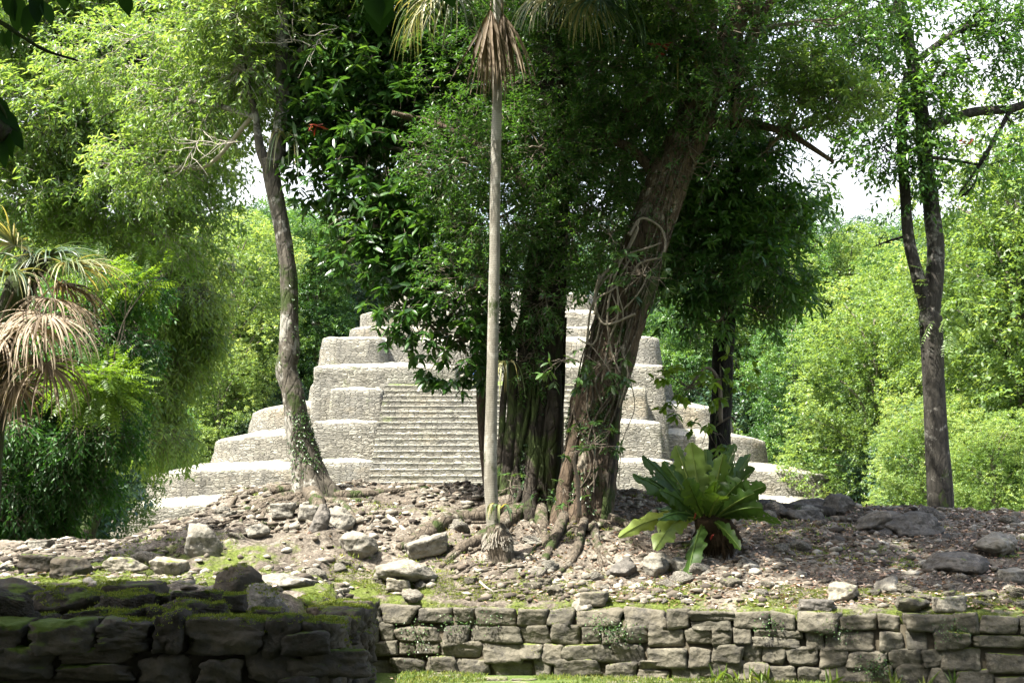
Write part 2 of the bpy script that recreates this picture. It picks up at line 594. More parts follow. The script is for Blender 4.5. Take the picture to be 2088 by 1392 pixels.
def masonry_mat():
    g = G("pale_masonry")
    wob = g.noise(2.2, 4)
    off = g.n("ShaderNodeVectorMath", operation='ADD')
    cc = g.n("ShaderNodeCombineXYZ")
    g.l(g.math('MULTIPLY', wob, .16), cc.inputs[2])
    g.l(g.math('MULTIPLY', g.noise(.9, 3), .5), cc.inputs[0])
    g.l(g.co, off.inputs[0]); g.l(cc.outputs[0], off.inputs[1])
    v = g.map((3.3, 3.3, 11.5), off.outputs[0])
    ed = g.vor(1.0, 'DISTANCE_TO_EDGE', v, 'Distance', .75)
    cell = g.vor(1.0, 'F1', v, 'Color', .75)
    sp = g.n("ShaderNodeSeparateColor"); g.l(cell, sp.inputs[0])
    base = g.ramp(sp.outputs[0], [(.0, (.125, .119, .098)), (.5, (.195, .186, .152)), (1., (.29, .278, .23))])
    big = g.noise(.45, 5, .6)
    base = g.mix(g.ramp(big, [(.42, 0.), (.62, .55)]), base, (.15, .148, .135))
    warm = g.noise(.33, 4, .6, g.map((1, 1, 1.8)))
    base = g.mix(g.ramp(warm, [(.56, 0.), (.68, .5)]), base, (.27, .225, .15))
    gr = g.noise(.7, 6, .7)
    base = g.mix(g.ramp(gr, [(.60, 0.), (.70, .45)]), base, (.22, .27, .10))
    st = g.noise(1.0, 6, .65, g.map((1.6, 1.6, .22)))
    base = g.mix(g.ramp(st, [(.52, 0.), (.66, .65)]), base, (.095, .093, .082))
    upm = g.ramp(g.up(), [(.45, 0.), (.8, 1.)])
    joint = g.ramp(ed, [(.02, 1.), (.11, 0.)])
    jj = g.math('MULTIPLY', joint, g.math('SUBTRACT', 1.0, upm))
    fade = g.ramp(g.noise(1.7, 5, .65), [(.38, .15), (.62, .75)])
    base = g.mix(g.math('MULTIPLY', jj, g.math('MULTIPLY', fade, .8)), base, (.075, .07, .055))
    crs = g.noise(2.0, 4, .6, g.map((.7, .7, 7.5), off.outputs[0]))
    base = g.mix(g.math('MULTIPLY', g.ramp(crs, [(.50, 0.), (.62, .6)]), g.math('SUBTRACT', 1.0, upm)), base, (.11, .105, .085))
    spk = g.noise(3.3, 7, .75)
    base = g.mix(g.ramp(spk, [(.60, 0.), (.66, .55)]), base, (.085, .082, .072))
    base = g.mix(upm, base, g.mix(g.ramp(g.noise(1.2, 6, .7), [(.55, 0.), (.66, .6)]), (.29, .28, .23), (.12, .165, .045)))
    n = g.noise(8, 6, .7)
    h = g.math('ADD', g.math('MULTIPLY', g.ramp(ed, [(0., 0.), (.16, 1.)]), 1.0), g.math('MULTIPLY', n, .9))
    h = g.math('ADD', h, g.math('MULTIPLY', sp.outputs[1], .8))
    return g.done(g.pbr(base, .95, g.bump(h, 1.0, .045), .1))

def simple(name, c, rough=.8, spec=.3, ns=20, var=.3, bd=.004):
    g = G(name)
    n = g.noise(ns, 5, .65)
    col = g.mix(n, tuple(x * (1 - var) for x in c), tuple(min(1, x * (1 + var)) for x in c))
    return g.done(g.pbr(col, rough, g.bump(n, .5, bd), spec))

def soil_mat():
    g = G("leafy_soil")
    n1 = g.noise(2.2, 8, .65)
    n2 = g.noise(26, 6, .75)
    c = g.ramp(g.math('ADD', g.math('MULTIPLY', n1, .5), g.math('MULTIPLY', n2, .5)), [(.38, (.040, .033, .026)), (.5, (.115, .100, .080)), (.60, (.24, .215, .175))])
    sp = g.n("ShaderNodeSeparateXYZ"); g.l(g.co, sp.inputs[0])
    # moss covers the kerb line and the left platform
    mn = g.noise(1.7, 7, .7)
    left = g.ramp(g.math('MULTIPLY', g.math('ADD', sp.outputs[0], 8.0), .1), [(.38, 1.), (.72, .0)])
    zz = g.ramp(sp.outputs[2], [(.60, 1.), (.95, 0.)])
    left = g.math('MULTIPLY', left, g.ramp(g.math('MULTIPLY', sp.outputs[1], .05), [(.74, 1.), (.85, 0.)]))
    mf = g.math('ADD', mn, g.math('ADD', g.math('MULTIPLY', left, .30), g.math('MULTIPLY', zz, .18)))
    mm = g.ramp(mf, [(.60, 0.), (.68, 1.)])
    mc = g.ramp(g.noise(40, 4, .7), [(.35, (.045, .06, .013)), (.65, (.12, .15, .035))])
    c = g.mix(mm, c, mc)
    gv = g.vor(17, 'F1')
    h = g.math('ADD', g.math('MULTIPLY', n2, 1.0), g.math('MULTIPLY', gv, .8))
    return g.done(g.pbr(c, .95, g.bump(h, 1.0, .03), .1))

def grass_mat(name="grass_turf"):
    g = G(name)
    n1 = g.noise(.8, 7, .65)
    n2 = g.noise(30, 5, .7)
    c = g.ramp(g.math('ADD', g.math('MULTIPLY', n1, .5), g.math('MULTIPLY', n2, .5)), [(.36, (.035, .055, .012)), (.5, (.075, .11, .028)), (.66, (.14, .15, .065))])
    d = g.ramp(g.noise(1.9, 6, .7), [(.53, 0.), (.62, 1.)])
    c = g.mix(g.math('MULTIPLY', d, .8), c, (.22, .19, .15))
    return g.done(g.pbr(c, .95, g.bump(n2, 1.0, .02), .1))

M = {}
M['broad'] = leaf_mat("dark_broad_leaf", (.014, .044, .010), (.032, .088, .018), (.070, .150, .03), .42, .32, .45)
M['fine'] = leaf_mat("fine_green_leaf", (.018, .055, .012), (.040, .108, .020), (.090, .185, .036), .45, .40)
M['sunny'] = leaf_mat("sunlit_green_leaf", (.050, .100, .024), (.100, .185, .045), (.19, .28, .10), .5, .36)
M['feather'] = leaf_mat("feathery_green_leaf", (.016, .060, .012), (.040, .125, .022), (.085, .20, .032), .45, .45)
M['forest'] = leaf_mat("forest_green_leaf", (.016, .050, .016), (.050, .125, .032), (.13, .23, .055), .42, .45)
M['lime'] = leaf_mat("yellow_green_leaf", (.050, .10, .025), (.115, .195, .055), (.23, .31, .12), .5, .45)
M['blueg'] = leaf_mat("blue_green_leaf", (.018, .045, .030), (.035, .080, .045), (.08, .13, .075), .3, .35)
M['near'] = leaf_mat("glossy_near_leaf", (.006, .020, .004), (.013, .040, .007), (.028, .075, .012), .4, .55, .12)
M['vine'] = leaf_mat("ivy_leaf", (.020, .045, .014), (.035, .080, .020), (.07, .14, .035), .3, .35)
M['bright'] = leaf_mat("bright_backlit_leaf", (.05, .10, .015), (.09, .17, .022), (.15, .24, .04), .55, .4)
M['anth'] = leaf_mat("leathery_leaf", (.020, .048, .008), (.045, .095, .014), (.14, .19, .04), .42, .42, .3)
M['palmg'] = leaf_mat("palm_green", (.03, .065, .03), (.08, .12, .045), (.26, .24, .10), .35, .4)
M['palmd'] = leaf_mat("palm_dead", (.085, .065, .042), (.20, .155, .105), (.38, .32, .235), .3, .6, .2, 1.1)
M['grass'] = leaf_mat("grass_blade", (.06, .11, .02), (.12, .19, .035), (.26, .27, .09), .4, .5)
M['moss'] = leaf_mat("moss_tuft", (.05, .08, .012), (.10, .14, .02), (.19, .23, .04), .3, .7, .2)
M['litter'] = leaf_mat("fallen_leaf", (.09, .05, .03), (.24, .16, .11), (.48, .38, .30), .1, .7, .2, 1)
M['red'] = leaf_mat("red_leaf", (.12, .015, .01), (.2, .025, .015), (.28, .05, .02), .3, .5)
M['twig'] = simple("twig_bark", (.13, .11, .085), .9, .1, 40, .4)
M['ptwig'] = simple("pale_twig", (.26, .24, .20), .9, .1, 40, .3)
M['bark1'] = bark_mat("lichened_bark", (.028, .025, .019), (.10, .09, .07), (.31, .30, .26), .7, .3, 1.0)
M['bark2'] = bark_mat("dark_fig_bark", (.012, .011, .009), (.045, .038, .029), (.12, .105, .08), .15, .75, 1.0, False, .04)
M['bark3'] = bark_mat("flaky_brown_bark", (.030, .022, .015), (.105, .078, .053), (.24, .215, .165), .45, .4, 1.1, False, .04)
M['bark4'] = bark_mat("black_bark", (.005, .005, .0045), (.018, .016, .014), (.035, .032, .028), .0, .2, 1.2, False, .03)
M['bark5'] = bark_mat("patchy_grey_bark", (.015, .014, .012), (.05, .046, .038), (.24, .23, .20), .5, .1, 1.0, False, .014)
M['barkf'] = bark_mat("forest_bark", (.10, .085, .065), (.22, .20, .16), (.36, .33, .27), .4, .2, .6)
M['palmb'] = bark_mat("ringed_palm_bark", (.09, .083, .065), (.19, .18, .148), (.29, .28, .24), .8, .1, 1.0, True, .006)
M['root'] = bark_mat("root_bark", (.035, .03, .022), (.12, .10, .075), (.28, .26, .21), .45, .4, 1.3, False, .03)
M['stone'] = stone_mat("limestone", (.06, .056, .045), (.235, .225, .19), moss=.18, dark=.5, bd=.03)
M['rubble'] = None
M['wall'] = stone_mat("mossy_wall_stone", (.035, .033, .025), (.125, .117, .09), moss=.42, dark=.55, bd=.025)
M['dwall'] = stone_mat("shade_darkened_stone", (.006, .0055, .004), (.046, .038, .027), (.040, .060, .010), moss=.60, dark=.75, bd=.03)  # near-black base colour carries part of the ruined wall's deep shade
M['mstone'] = stone_mat("mossy_rubble_stone", (.08, .075, .055), (.27, .25, .20), moss=.52, dark=.4, bd=.03)
M['darkr'] = stone_mat("weathered_dark_rock", (.035, .033, .03), (.15, .14, .125), moss=.15, dark=.7, bd=.035)
M['masonry'] = masonry_mat()
g = G("rubble_stone")
c = g.ramp(g.attr(), [(0., (.035, .03, .026)), (.35, (.11, .09, .07)), (.7, (.18, .165, .135)), (1., (.36, .34, .285))])
c = g.mix(g.ramp(g.noise(9, 5, .7), [(.45, 0.), (.62, .7)]), c, (.07, .065, .05))
M['rubble'] = g.done(g.pbr(c, .95, g.bump(g.noise(40, 5, .7), .8, .01), .1))
M['soil'] = soil_mat()
M['mortar'] = simple("dark_joint_earth", (.055, .048, .034), .95, .05, 12, .5, .02)
M['turf'] = grass_mat()

# ------------------------------------------------------------------ the ground
CX = []
for px, row in [(-400, 1112), (0, 1112), (100, 1108), (270, 1108), (330, 1080), (420, 1058), (480, 1006), (560, 992), (700, 996), (900, 1000), (1040, 1008), (1250, 1010), (1400, 1018), (1500, 1030), (1700, 1040), (1850, 1046), (2088, 1050), (2600, 1054)]:
    p = P(px, row, 18.9)
    CX.append((p.x, p.z))
CX = np.array(CX)
WX0, WX1 = -1.95, 9.0
def yw(x): return 15.0 - .238 * (x + 1.85)
XE = -1.12
YF, YB = 8.8, 11.6

def H(x, y, fine=True):
    x = np.asarray(x, float); y = np.asarray(y, float)
    left = np.clip((-1.3 - x) / .9, 0, 1)
    yf = np.where(x < -1.75, np.minimum(yw(x), 14.98), yw(x))
    zf = .63 + (.90 - .63) * left
    zc = np.interp(x, CX[:, 0], CX[:, 1])
    t = np.clip((y - yf) / (18.4 - yf), 0, 1)
    tt = t
    z = zf + (zc - zf) * tt
    back = np.clip((y - 19.3) / 4.0, 0, 1)
    back = back * back * (3 - 2 * back)
    z = z * (1 - back) + .18 * back
    if fine:
        p = np.stack([x, y, 0 * x], -1)
        a = np.clip((y - yf) / 1.0, .15, 1) * (1 - back)
        a = np.where(left > .5, np.clip((y - 8.9) / .6, .15, 1) * (1 - back), a)
        rid = 1 - 2 * np.abs(fbm(p * 2.1, 15, 3))
        z = z + a * (.10 * fbm(p * .9, 3, 3) + .11 * rid * np.clip(fbm(p * .7, 6, 2) + .6, 0, 1) + .04 * fbm(p * 4.1, 5, 3) +   .045 * np.abs(fbm(p * 11, 8, 2)))
    return z

def hz(x, y): return float(H(np.array([x]), np.array([y]))[0])

def build_mound():
    xs = np.arange(-13, 13.01, .055)
    ys = np.concatenate([np.arange(8.8, 20.5, .055), np.arange(20.5, 25, .2)])
    X, Y = np.meshgrid(xs, ys)
    Z = H(X, Y)
    inside = (Y > yw(X) + .12) & (X > -1.9)
    inside |= (X < XE - .14) & (Y > YF + .14) & (Y < YB)
    inside |= (X < -1.5) & (Y >= YB - .1)
    Z = np.where(inside, Z, -.35)
    n, m = X.shape
    i, j = np.meshgrid(np.arange(n - 1), np.arange(m - 1), indexing='ij')
    Q = np.stack([i * m + j, i * m + j + 1, (i + 1) * m + j + 1, (i + 1) * m + j], -1).reshape(-1, 4)
    mb = MB().add(np.stack([X, Y, Z], -1), Q)
    tag(mb.build("ground_mound", M['soil']), None, None, None, 'structure')
build_mound()

def GH(x, y):
    """height of the lawn, the plaza and the wooded slope behind the pyramid"""
    s = np.clip((y - 68) / 32, 0, 1)
    s = s * s * (3 - 2 * s)
    side = np.clip((np.abs(x + 1.2) - 12) / 10, .0, 1)
    far = np.clip((y - 20) / 4, 0, 1) * .15
    edge = np.clip((y - 15) / 3, 0, 1)
    return far + 7.0 * s * np.clip(side + np.clip((y - 95) / 10, 0, 1), 0, 1)

def build_ground():
    ys = np.concatenate([np.arange(-12, 17, .25), np.geomspace(17, 1500, 110)])
    xs = np.concatenate([-np.geomspace(900, 14, 50), np.arange(-13.5, 13.6, .4), np.geomspace(14, 900, 50)])
    X, Y = np.meshgrid(xs, ys)
    p = np.stack([X, Y, 0 * X], -1)
    Z = GH(X, Y) + .03 * fbm(p * .8, 41, 3) * np.clip(40 / np.maximum(Y, 1), 0, 1) + .012 * fbm(p * 5, 44, 2) - .01
    n, m = X.shape
    i, j = np.meshgrid(np.arange(n - 1), np.arange(m - 1), indexing='ij')
    Q = np.stack([i * m + j, i * m + j + 1, (i + 1) * m + j + 1, (i + 1) * m + j], -1).reshape(-1, 4)
    tag(MB().add(np.stack([X, Y, Z], -1), Q).build("ground", M['turf']), None, None, None, 'structure')
build_ground()

# ------------------------------------------------------------------ dry stone walls
def course_wall(mb, p0, p1, z0, ztop, nc, lmin, lmax, depth, seed, out=.0, I=ICO3, lump=.06, pw=34.0):
    """stones laid in uneven courses from p0 to p1; front faces on the line, depth goes to the left of p0->p1"""
    r = np.random.default_rng(seed)
    p0 = np.array(p0, float); p1 = np.array(p1, float)
    Lx = np.linalg.norm(p1 - p0)
    e = (p1 - p0) / Lx
    nrm = np.array([-e[1], e[0]])
    yaw = math.atan2(e[1], e[0])
    hgt = (ztop - z0) / nc
    for c in range(nc):
        s = -r.random() * .15
        while s < Lx:
            ln = lmin + (lmax - lmin) * r.random() ** 1.3
            mid = s + ln / 2
            wob = .25 * hgt * vnoise(np.array([[mid * 1.6, c * 3.3 + seed, 0]]))[0]
            hh = hgt * (1.06 + .10 * r.normal())
            zc_ = z0 + hgt * (c + .5) + wob * (0 if c == nc - 1 else 1)
            dd = depth * (.8 + .4 * r.random())
            inset = .012 * abs(r.normal()) + out * c
            parts = 1
            if r.random() < .07 and ln > lmin * 1.3: parts = 2
            for k in range(parts):
                hk = hh / parts
                zk = zc_ + (k - (parts - 1) / 2) * hk
                cpt = p0 + e * mid + nrm * (dd * .5 + inset)
                rock(mb, (cpt[0], cpt[1], zk), (ln * .80, dd * .85, hk * .80), seed * 1000 + c * 97 + int(s * 50) + k * 7, I,
                     rough=lump, boxy=1, pw=pw, rot=(r.normal() * .03, r.normal() * .035, yaw + r.normal() * .03))
            s += ln * 1.0 + .008

def box_poly(mb, poly, z0, z1, mi=0):
    n = len(poly)
    V = [(x, y, z0) for x, y in poly] + [(x, y, z1) for x, y in poly]
    Q = np.array([(i, (i + 1) % n, n + (i + 1) % n, n + i) for i in range(n)])
    mb.add(V, [Q, np.arange(n, 2 * n)[None]], mi)

rw = thing("retaining_wall", "low mossy retaining wall of rough squared limestone blocks in uneven courses at the foot of the mound", "stone wall", (1.5, 14.2, 0))
mb = MB()
course_wall(mb, (-2.6, yw(-2.6)), (WX1, yw(WX1)), -.03, .66, 4, .17, .52, .3, 3)
mb.build("stonework", M['wall'], rw)
mb = MB()
box_poly(mb, [(-2.6, yw(-2.6) + .055), (WX1, yw(WX1) + .055), (WX1, yw(WX1) + .32), (-2.6, yw(-2.6) + .32)], -.3, .56)
mb.build("joint_filling", M['mortar'], rw, smooth=False)

dw = thing("ruined_wall", "dark ruined wall of large mossy stones with a broken top, in deep shade at the front", "stone wall", (-2.5, 8.9, 0))
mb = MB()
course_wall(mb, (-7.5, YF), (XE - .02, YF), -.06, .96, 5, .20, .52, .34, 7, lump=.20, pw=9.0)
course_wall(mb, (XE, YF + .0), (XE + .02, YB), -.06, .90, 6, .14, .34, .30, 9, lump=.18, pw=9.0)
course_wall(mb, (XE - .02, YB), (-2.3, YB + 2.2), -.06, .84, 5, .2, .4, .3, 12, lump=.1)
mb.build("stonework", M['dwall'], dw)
mb = MB()
box_poly(mb, [(-7.5, YF + .13), (XE - .13, YF + .13), (XE - .13, YB - .05), (-1.9, YB + 1.4), (-7.5, YB + 1.4)], -.3, .76)
mb.build("joint_filling", M['mortar'], dw, smooth=False)

# ------------------------------------------------------------------ loose stones
def ray_hit(px, py, default):
    Y = 8.9
    while Y < 19.5:
        q = P(px, py, Y)
        if q.x > -1.6 and Y < yw(q.x) + .15: Y += .05; continue
        if q.x < -1.2 or Y > yw(q.x) + .15:
            if q.z <= hz(q.x, Y): return Y
        Y += .05
    return default

def one_rock(px, py, Y, w, h, seed, mat, label, ang=0., boxy=0, dep=None, I=ICO4, zoff=0, name="loose_rock", tilt=0, rough=.13):
    Y = ray_hit(px, py + h * .30, Y)
    c = P(px, py, Y)
    sx = PX(w, Y) * .5 / .8
    sz = PX(h, Y) * .5 / .8
    mb = MB()
    rock(mb, (0, 0, 0), (sx, (dep or (sx + sz) * .55), sz), seed, I, rough=rough, boxy=boxy, rot=(0, tilt, ang))
    o = mb.build(name, mat)
    o.location = (c.x, c.y, c.z + zoff)
    tag(o, label, "rock")
    return o

one_rock(870, 1115, 15.55, 108, 50, 21, M['stone'], "big flat tilted grey limestone slab left of the thin palm trunk", .2, 1, .26, tilt=-.28)
one_rock(820, 1165, 15.25, 95, 45, 22, M['stone'], "pale cream rock under the tilted flat slab", .1, 0, .25)
one_rock(578, 1042, 17.3, 58, 36, 23, M['stone'], "rounded pale limestone rock below the roots left of the leaning trunk", 0, 1, .18)
one_rock(626, 1046, 17.2, 44, 42, 24, M['stone'], "squarish grey rock wedged under the leaning trunk's front root", .3, 1, .15)
one_rock(655, 1060, 17.15, 34, 56, 25, M['darkr'], "upright dark grey rock beside the squarish one under the trunk", .2, 0, .12, tilt=.2)
one_rock(695, 1062, 17.1, 44, 44, 26, M['stone'], "blunt grey rock with a white top right of the trunk's front root", .4, 0, .15)
one_rock(408, 1112, 16.1, 60, 58, 27, M['stone'], "steep white boulder at the sunlit left end of the mound", .2, 0, .2)
one_rock(522, 1083, 16.6, 46, 26, 28, M['stone'], "small pale rock alone on the sunny slope", .5, 0)
one_rock(728, 1115, 15.9, 54, 46, 29, M['stone'], "grey rock above the dark hollow in the slope", .5, 0)
one_rock(812, 1192, 14.95, 58, 30, 30, M['mstone'], "moss-capped blocky stone at the foot of the slope in front of the pale rock", 0, 1, .16)
one_rock(1210, 1220, 14.5, 70, 36, 31, M['wall'], "long mossy stone on the wall ledge below the big trees", 0, 1, .16)
one_rock(1192, 1236, 14.15, 34, 26, 32, M['stone'], "small pointed grey stone on top of the retaining wall", .3, 0)
one_rock(1342, 1152, 15.1, 40, 42, 33, M['stone'], "rounded grey rock under the big-leaved plant", .3, 0)
one_rock(1385, 1156, 15.0, 38, 36, 34, M['stone'], "buff rock under the plant's lowest hanging leaf", .8, 0)
one_rock(1272, 1160, 15.1, 50, 34, 35, M['darkr'], "dark rough rock at the end of the white root", .2, 0)
one_rock(1662, 1233, 13.75, 86, 30, 36, M['darkr'], "long flat grey stone lying on top of the retaining wall", 0, 1, .16, tilt=.04)
one_rock(1812, 1196, 14.1, 40, 30, 37, M['stone'], "pale rock tipped on its side above the long flat stone", .3, 0, tilt=-.6)
one_rock(1718, 1212, 14.2, 60, 34, 38, M['mstone'], "broken rock just behind the long flat stone", .6, 0)
one_rock(1935, 1232, 13.6, 84, 44, 39, M['mstone'], "largest mossy boulder on the wall top at the right", .1, 1, .2)
one_rock(1855, 1234, 13.6, 60, 28, 40, M['wall'], "dark mossy lump left of the largest mossy boulder", .2, 0)
one_rock(2065, 1175, 14.6, 58, 34, 41, M['stone'], "white angular rock at the right edge of the picture", .3, 1, .2)
one_rock(2030, 1110, 16.3, 74, 36, 42, M['stone'], "broad pale grey outcrop near the right edge", .3, 0, .3)
one_rock(1945, 1150, 15.3, 84, 38, 43, M['darkr'], "low dark domed rock right of the slope's middle", .3, 0, .3)
one_rock(1860, 1075, 17.8, 90, 44, 44, M['darkr'], "dark lumpy rock in front of the forked trunk", .3, 0, .3)
one_rock(1800, 1070, 18.0, 80, 40, 45, M['darkr'], "dark rock left of the forked trunk's lumpy one", .6, 0, .25)
one_rock(1705, 1032, 19.3, 50, 34, 46, M['darkr'], "black rock standing up on the crest beside the log", .2, 0, .2)
one_rock(1650, 1030, 19.6, 60, 22, 47, M['darkr'], "low black rock on the crest behind the log", .2, 0, .2)
one_rock(1640, 1052, 18.6, 64, 30, 48, M['darkr'], "grey hump just under the log on the crest", .2, 0, .2)
# stones on the ruined wall's top
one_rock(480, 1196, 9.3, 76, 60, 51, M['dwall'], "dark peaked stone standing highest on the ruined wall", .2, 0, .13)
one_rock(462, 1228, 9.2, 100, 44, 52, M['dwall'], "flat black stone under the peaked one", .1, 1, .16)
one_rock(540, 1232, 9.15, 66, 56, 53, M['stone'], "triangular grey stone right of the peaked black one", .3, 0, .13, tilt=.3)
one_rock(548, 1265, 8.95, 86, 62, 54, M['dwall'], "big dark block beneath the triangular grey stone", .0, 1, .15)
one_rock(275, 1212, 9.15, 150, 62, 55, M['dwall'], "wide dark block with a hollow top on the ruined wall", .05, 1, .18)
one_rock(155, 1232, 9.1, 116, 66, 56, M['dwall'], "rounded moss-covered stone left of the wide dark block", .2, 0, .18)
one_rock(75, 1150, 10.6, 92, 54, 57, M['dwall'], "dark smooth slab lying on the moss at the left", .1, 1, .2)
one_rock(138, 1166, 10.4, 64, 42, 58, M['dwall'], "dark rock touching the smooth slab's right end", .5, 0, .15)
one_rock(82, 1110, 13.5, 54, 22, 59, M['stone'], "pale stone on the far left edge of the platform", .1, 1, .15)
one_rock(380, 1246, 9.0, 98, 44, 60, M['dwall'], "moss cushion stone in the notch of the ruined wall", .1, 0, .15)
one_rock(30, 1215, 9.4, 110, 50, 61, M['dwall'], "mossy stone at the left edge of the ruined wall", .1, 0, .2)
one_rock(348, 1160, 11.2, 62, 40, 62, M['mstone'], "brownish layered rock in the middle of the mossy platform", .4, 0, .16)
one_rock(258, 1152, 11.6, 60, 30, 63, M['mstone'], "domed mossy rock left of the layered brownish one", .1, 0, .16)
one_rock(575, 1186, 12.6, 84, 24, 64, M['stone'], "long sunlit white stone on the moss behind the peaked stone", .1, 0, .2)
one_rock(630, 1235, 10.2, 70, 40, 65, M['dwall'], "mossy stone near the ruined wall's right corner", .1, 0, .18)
one_rock(718, 1252, 9.6, 76, 26, 66, M['dwall'], "flat shaded capstone on the ruined wall's right corner", .1, 1, .22)

# shared stones: six shapes each, copied one by one
def rock_kinds(mat, label, group, seeds, boxy=0, flat=.6):
    out = []
    for s in seeds:
        mb = MB()
        r = np.random.default_rng(s)
        rock(mb, (0, 0, 0), (1, .7 + .3 * r.random(), flat * (.8 + .4 * r.random())), s, ICO3, rough=.22, boxy=boxy)
        o = mb.build("loose_rock", mat)
        tag(o, label, "rock", group)
        out.append(o)
    return out

def scatter(kinds, spots):
    used = set()
    for k, (x, y, s) in enumerate(spots):
        i = k % len(kinds)
        o = kinds[i] if i not in used else None
        if o is None:
            o = kinds[i].copy()
            COL.objects.link(o)
        used.add(i)
        o.location = (x, y, hz(x, y) + s * .02)
        o.scale = (s, s, s)
        o.rotation_euler = (random.uniform(-.25, .25), random.uniform(-.25, .25), random.uniform(0, 6.28))

def spots(n, x0, x1, y0, y1, s0, s1, seed):
    r = np.random.default_rng(seed)
    out = []
    while len(out) < n:
        x = r.uniform(x0, x1); y = r.uniform(y0, y1)
        if x > -1.7 and y < yw(x) + .2: continue
        if x <= -1.7 and y < YF + .3: continue
        out.append((x, y, s0 + (s1 - s0) * r.random() ** 2.2))
    return out

k1 = rock_kinds(M['stone'], "one of the small pale limestone stones strewn over the bare slope", "pale stones on the slope", (101, 102, 103, 104, 105, 106, 107))
scatter(k1, spots(78, -4.2, 7.2, 14.4, 18.6, .04, .15, 1))
k5 = rock_kinds(M['dwall'], "one of the dark shaded stones heaped along the top of the ruined wall", "dark stones on the ruined wall", (141, 142, 143, 144, 145), 0, .6)
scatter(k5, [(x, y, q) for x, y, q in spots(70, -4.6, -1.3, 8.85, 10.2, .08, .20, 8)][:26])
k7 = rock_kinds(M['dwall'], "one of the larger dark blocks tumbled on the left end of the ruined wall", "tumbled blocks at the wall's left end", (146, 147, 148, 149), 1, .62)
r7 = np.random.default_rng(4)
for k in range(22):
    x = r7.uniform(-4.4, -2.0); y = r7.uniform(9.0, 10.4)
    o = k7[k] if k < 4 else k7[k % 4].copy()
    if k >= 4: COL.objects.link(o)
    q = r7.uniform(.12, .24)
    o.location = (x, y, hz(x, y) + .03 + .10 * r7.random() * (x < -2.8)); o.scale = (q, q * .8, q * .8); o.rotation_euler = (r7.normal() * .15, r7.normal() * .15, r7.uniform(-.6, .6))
k8 = rock_kinds(M['stone'], "one of the broken limestone slabs jutting out of the middle of the slope", "broken slabs on the slope", (161, 162, 163, 164, 165), 1, .4)
r8 = np.random.default_rng(14)
n8 = 0
while n8 < 26:
    x = r8.uniform(-4.2, 5.5); y = r8.uniform(15.0, 17.6)
    if y < yw(x) + .6: continue
    o = k8[n8] if n8 < 5 else k8[n8 % 5].copy()
    if n8 >= 5: COL.objects.link(o)
    q = r8.uniform(.10, .30)
    o.location = (x, y, hz(x, y) - .02); o.scale = (q, q * .7, q * .55); o.rotation_euler = (.25 + r8.normal() * .15, r8.normal() * .2, r8.uniform(-.7, .7)); n8 += 1
k2 = rock_kinds(M['mstone'], "one of the half-buried mossy stones on the left platform", "mossy stones on the platform", (111, 112, 113, 114, 115), 0, .5)
scatter(k2, spots(36, -6.2, -1.4, 9.3, 16.5, .07, .2, 2))
k3 = rock_kinds(M['darkr'], "one of the rough dark stones along the crest of the mound", "dark stones on the crest", (121, 122, 123, 124))
scatter(k3, spots(30, 1.5, 7.6, 16.3, 19.3, .07, .2, 3))
k4 = rock_kinds(M['wall'], "one of the mossy stones lining the top edge of the retaining wall", "mossy stones on the wall edge", (131, 132, 133, 134, 135), 1, .55)
r4 = np.random.default_rng(9)
scatter(k4, [(x, yw(x) + r4.uniform(.38, .8), r4.uniform(.06, .16)) for x in r4.uniform(-1.9, 5.6, 38)])

# rubble too small to count
def rubble():
    mb = MB()
    d, Fq = ico(1)
    n = 24000
    x = rng.uniform(-6.5, 7.8, n * 2); y = rng.uniform(9.2, 19.3, n * 2)
    ok = ((x > -1.7) & (y > yw(x) + .25)) | ((x <= -1.7) & (y > 9.2) & (rng.random(n * 2) < np.where(y > 14, 1.0, .2)))
    g = fbm(np.stack([x, y, 0 * x], -1) * 1.1, 77, 3)
    ok &= rng.random(n * 2) < np.clip(.55 + g * 1.6, .12, 1)
    x, y = x[ok][:n], y[ok][:n]
    n = len(x)
    z = H(x, y)
    s = .012 + .075 * rng.random(n) ** 2.6
    sc = s[:, None] * (np.array([1, .8, .42]) * (.45 + .95 * rng.random((n, 3))))
    a = rng.random(n) * 6.28
    V = d[None] * (1 + .28 * rng.normal(size=(n, len(d), 1)).clip(-1.2, 1.2) * .6) * sc[:, None]
    R = np.stack([V[..., 0] * np.cos(a)[:, None] - V[..., 1] * np.sin(a)[:, None], V[..., 0] * np.sin(a)[:, None] + V[..., 1] * np.cos(a)[:, None], V[..., 2]], -1)
    V = R + np.stack([x, y, z + s * .06], -1)[:, None]
    Fa = (Fq[None] + (np.arange(n) * len(d))[:, None, None]).reshape(-1, 3)
    mb.add(V.reshape(-1, 3), Fa, 0, np.repeat(rng.random(n), len(d)))
    o = mb.build("rubble", M['rubble'], smooth=False)
    tag(o, "small limestone rubble scattered over the mound", "rubble", None, 'stuff')
rubble()

def flat_leaves(name, n, xr, yr, mat, L, W, label, dens, seed, ground=H):
    mb = MB()
    x = rng.uniform(*xr, n * 3); y = rng.uniform(*yr, n * 3)
    ok = dens(x, y)
    x, y = x[ok][:n], y[ok][:n]
    n = len(x)
    z = ground(x, y) + .012
    a = rng.random(n) * 6.28
    D = np.stack([np.cos(a), np.sin(a), .35 * rng.normal(size=n)], -1)
    N = norm(np.array([0, 0, 1.]) + .4 * rng.normal(size=(n, 3)))
    l = L * (.5 + .8 * rng.random(n))
    leaves(mb, np.stack([x, y, z], -1), D, N, l, l * W / L, True, .25)
    tag(mb.build(name, mat), label, "leaf litter", None, 'stuff')

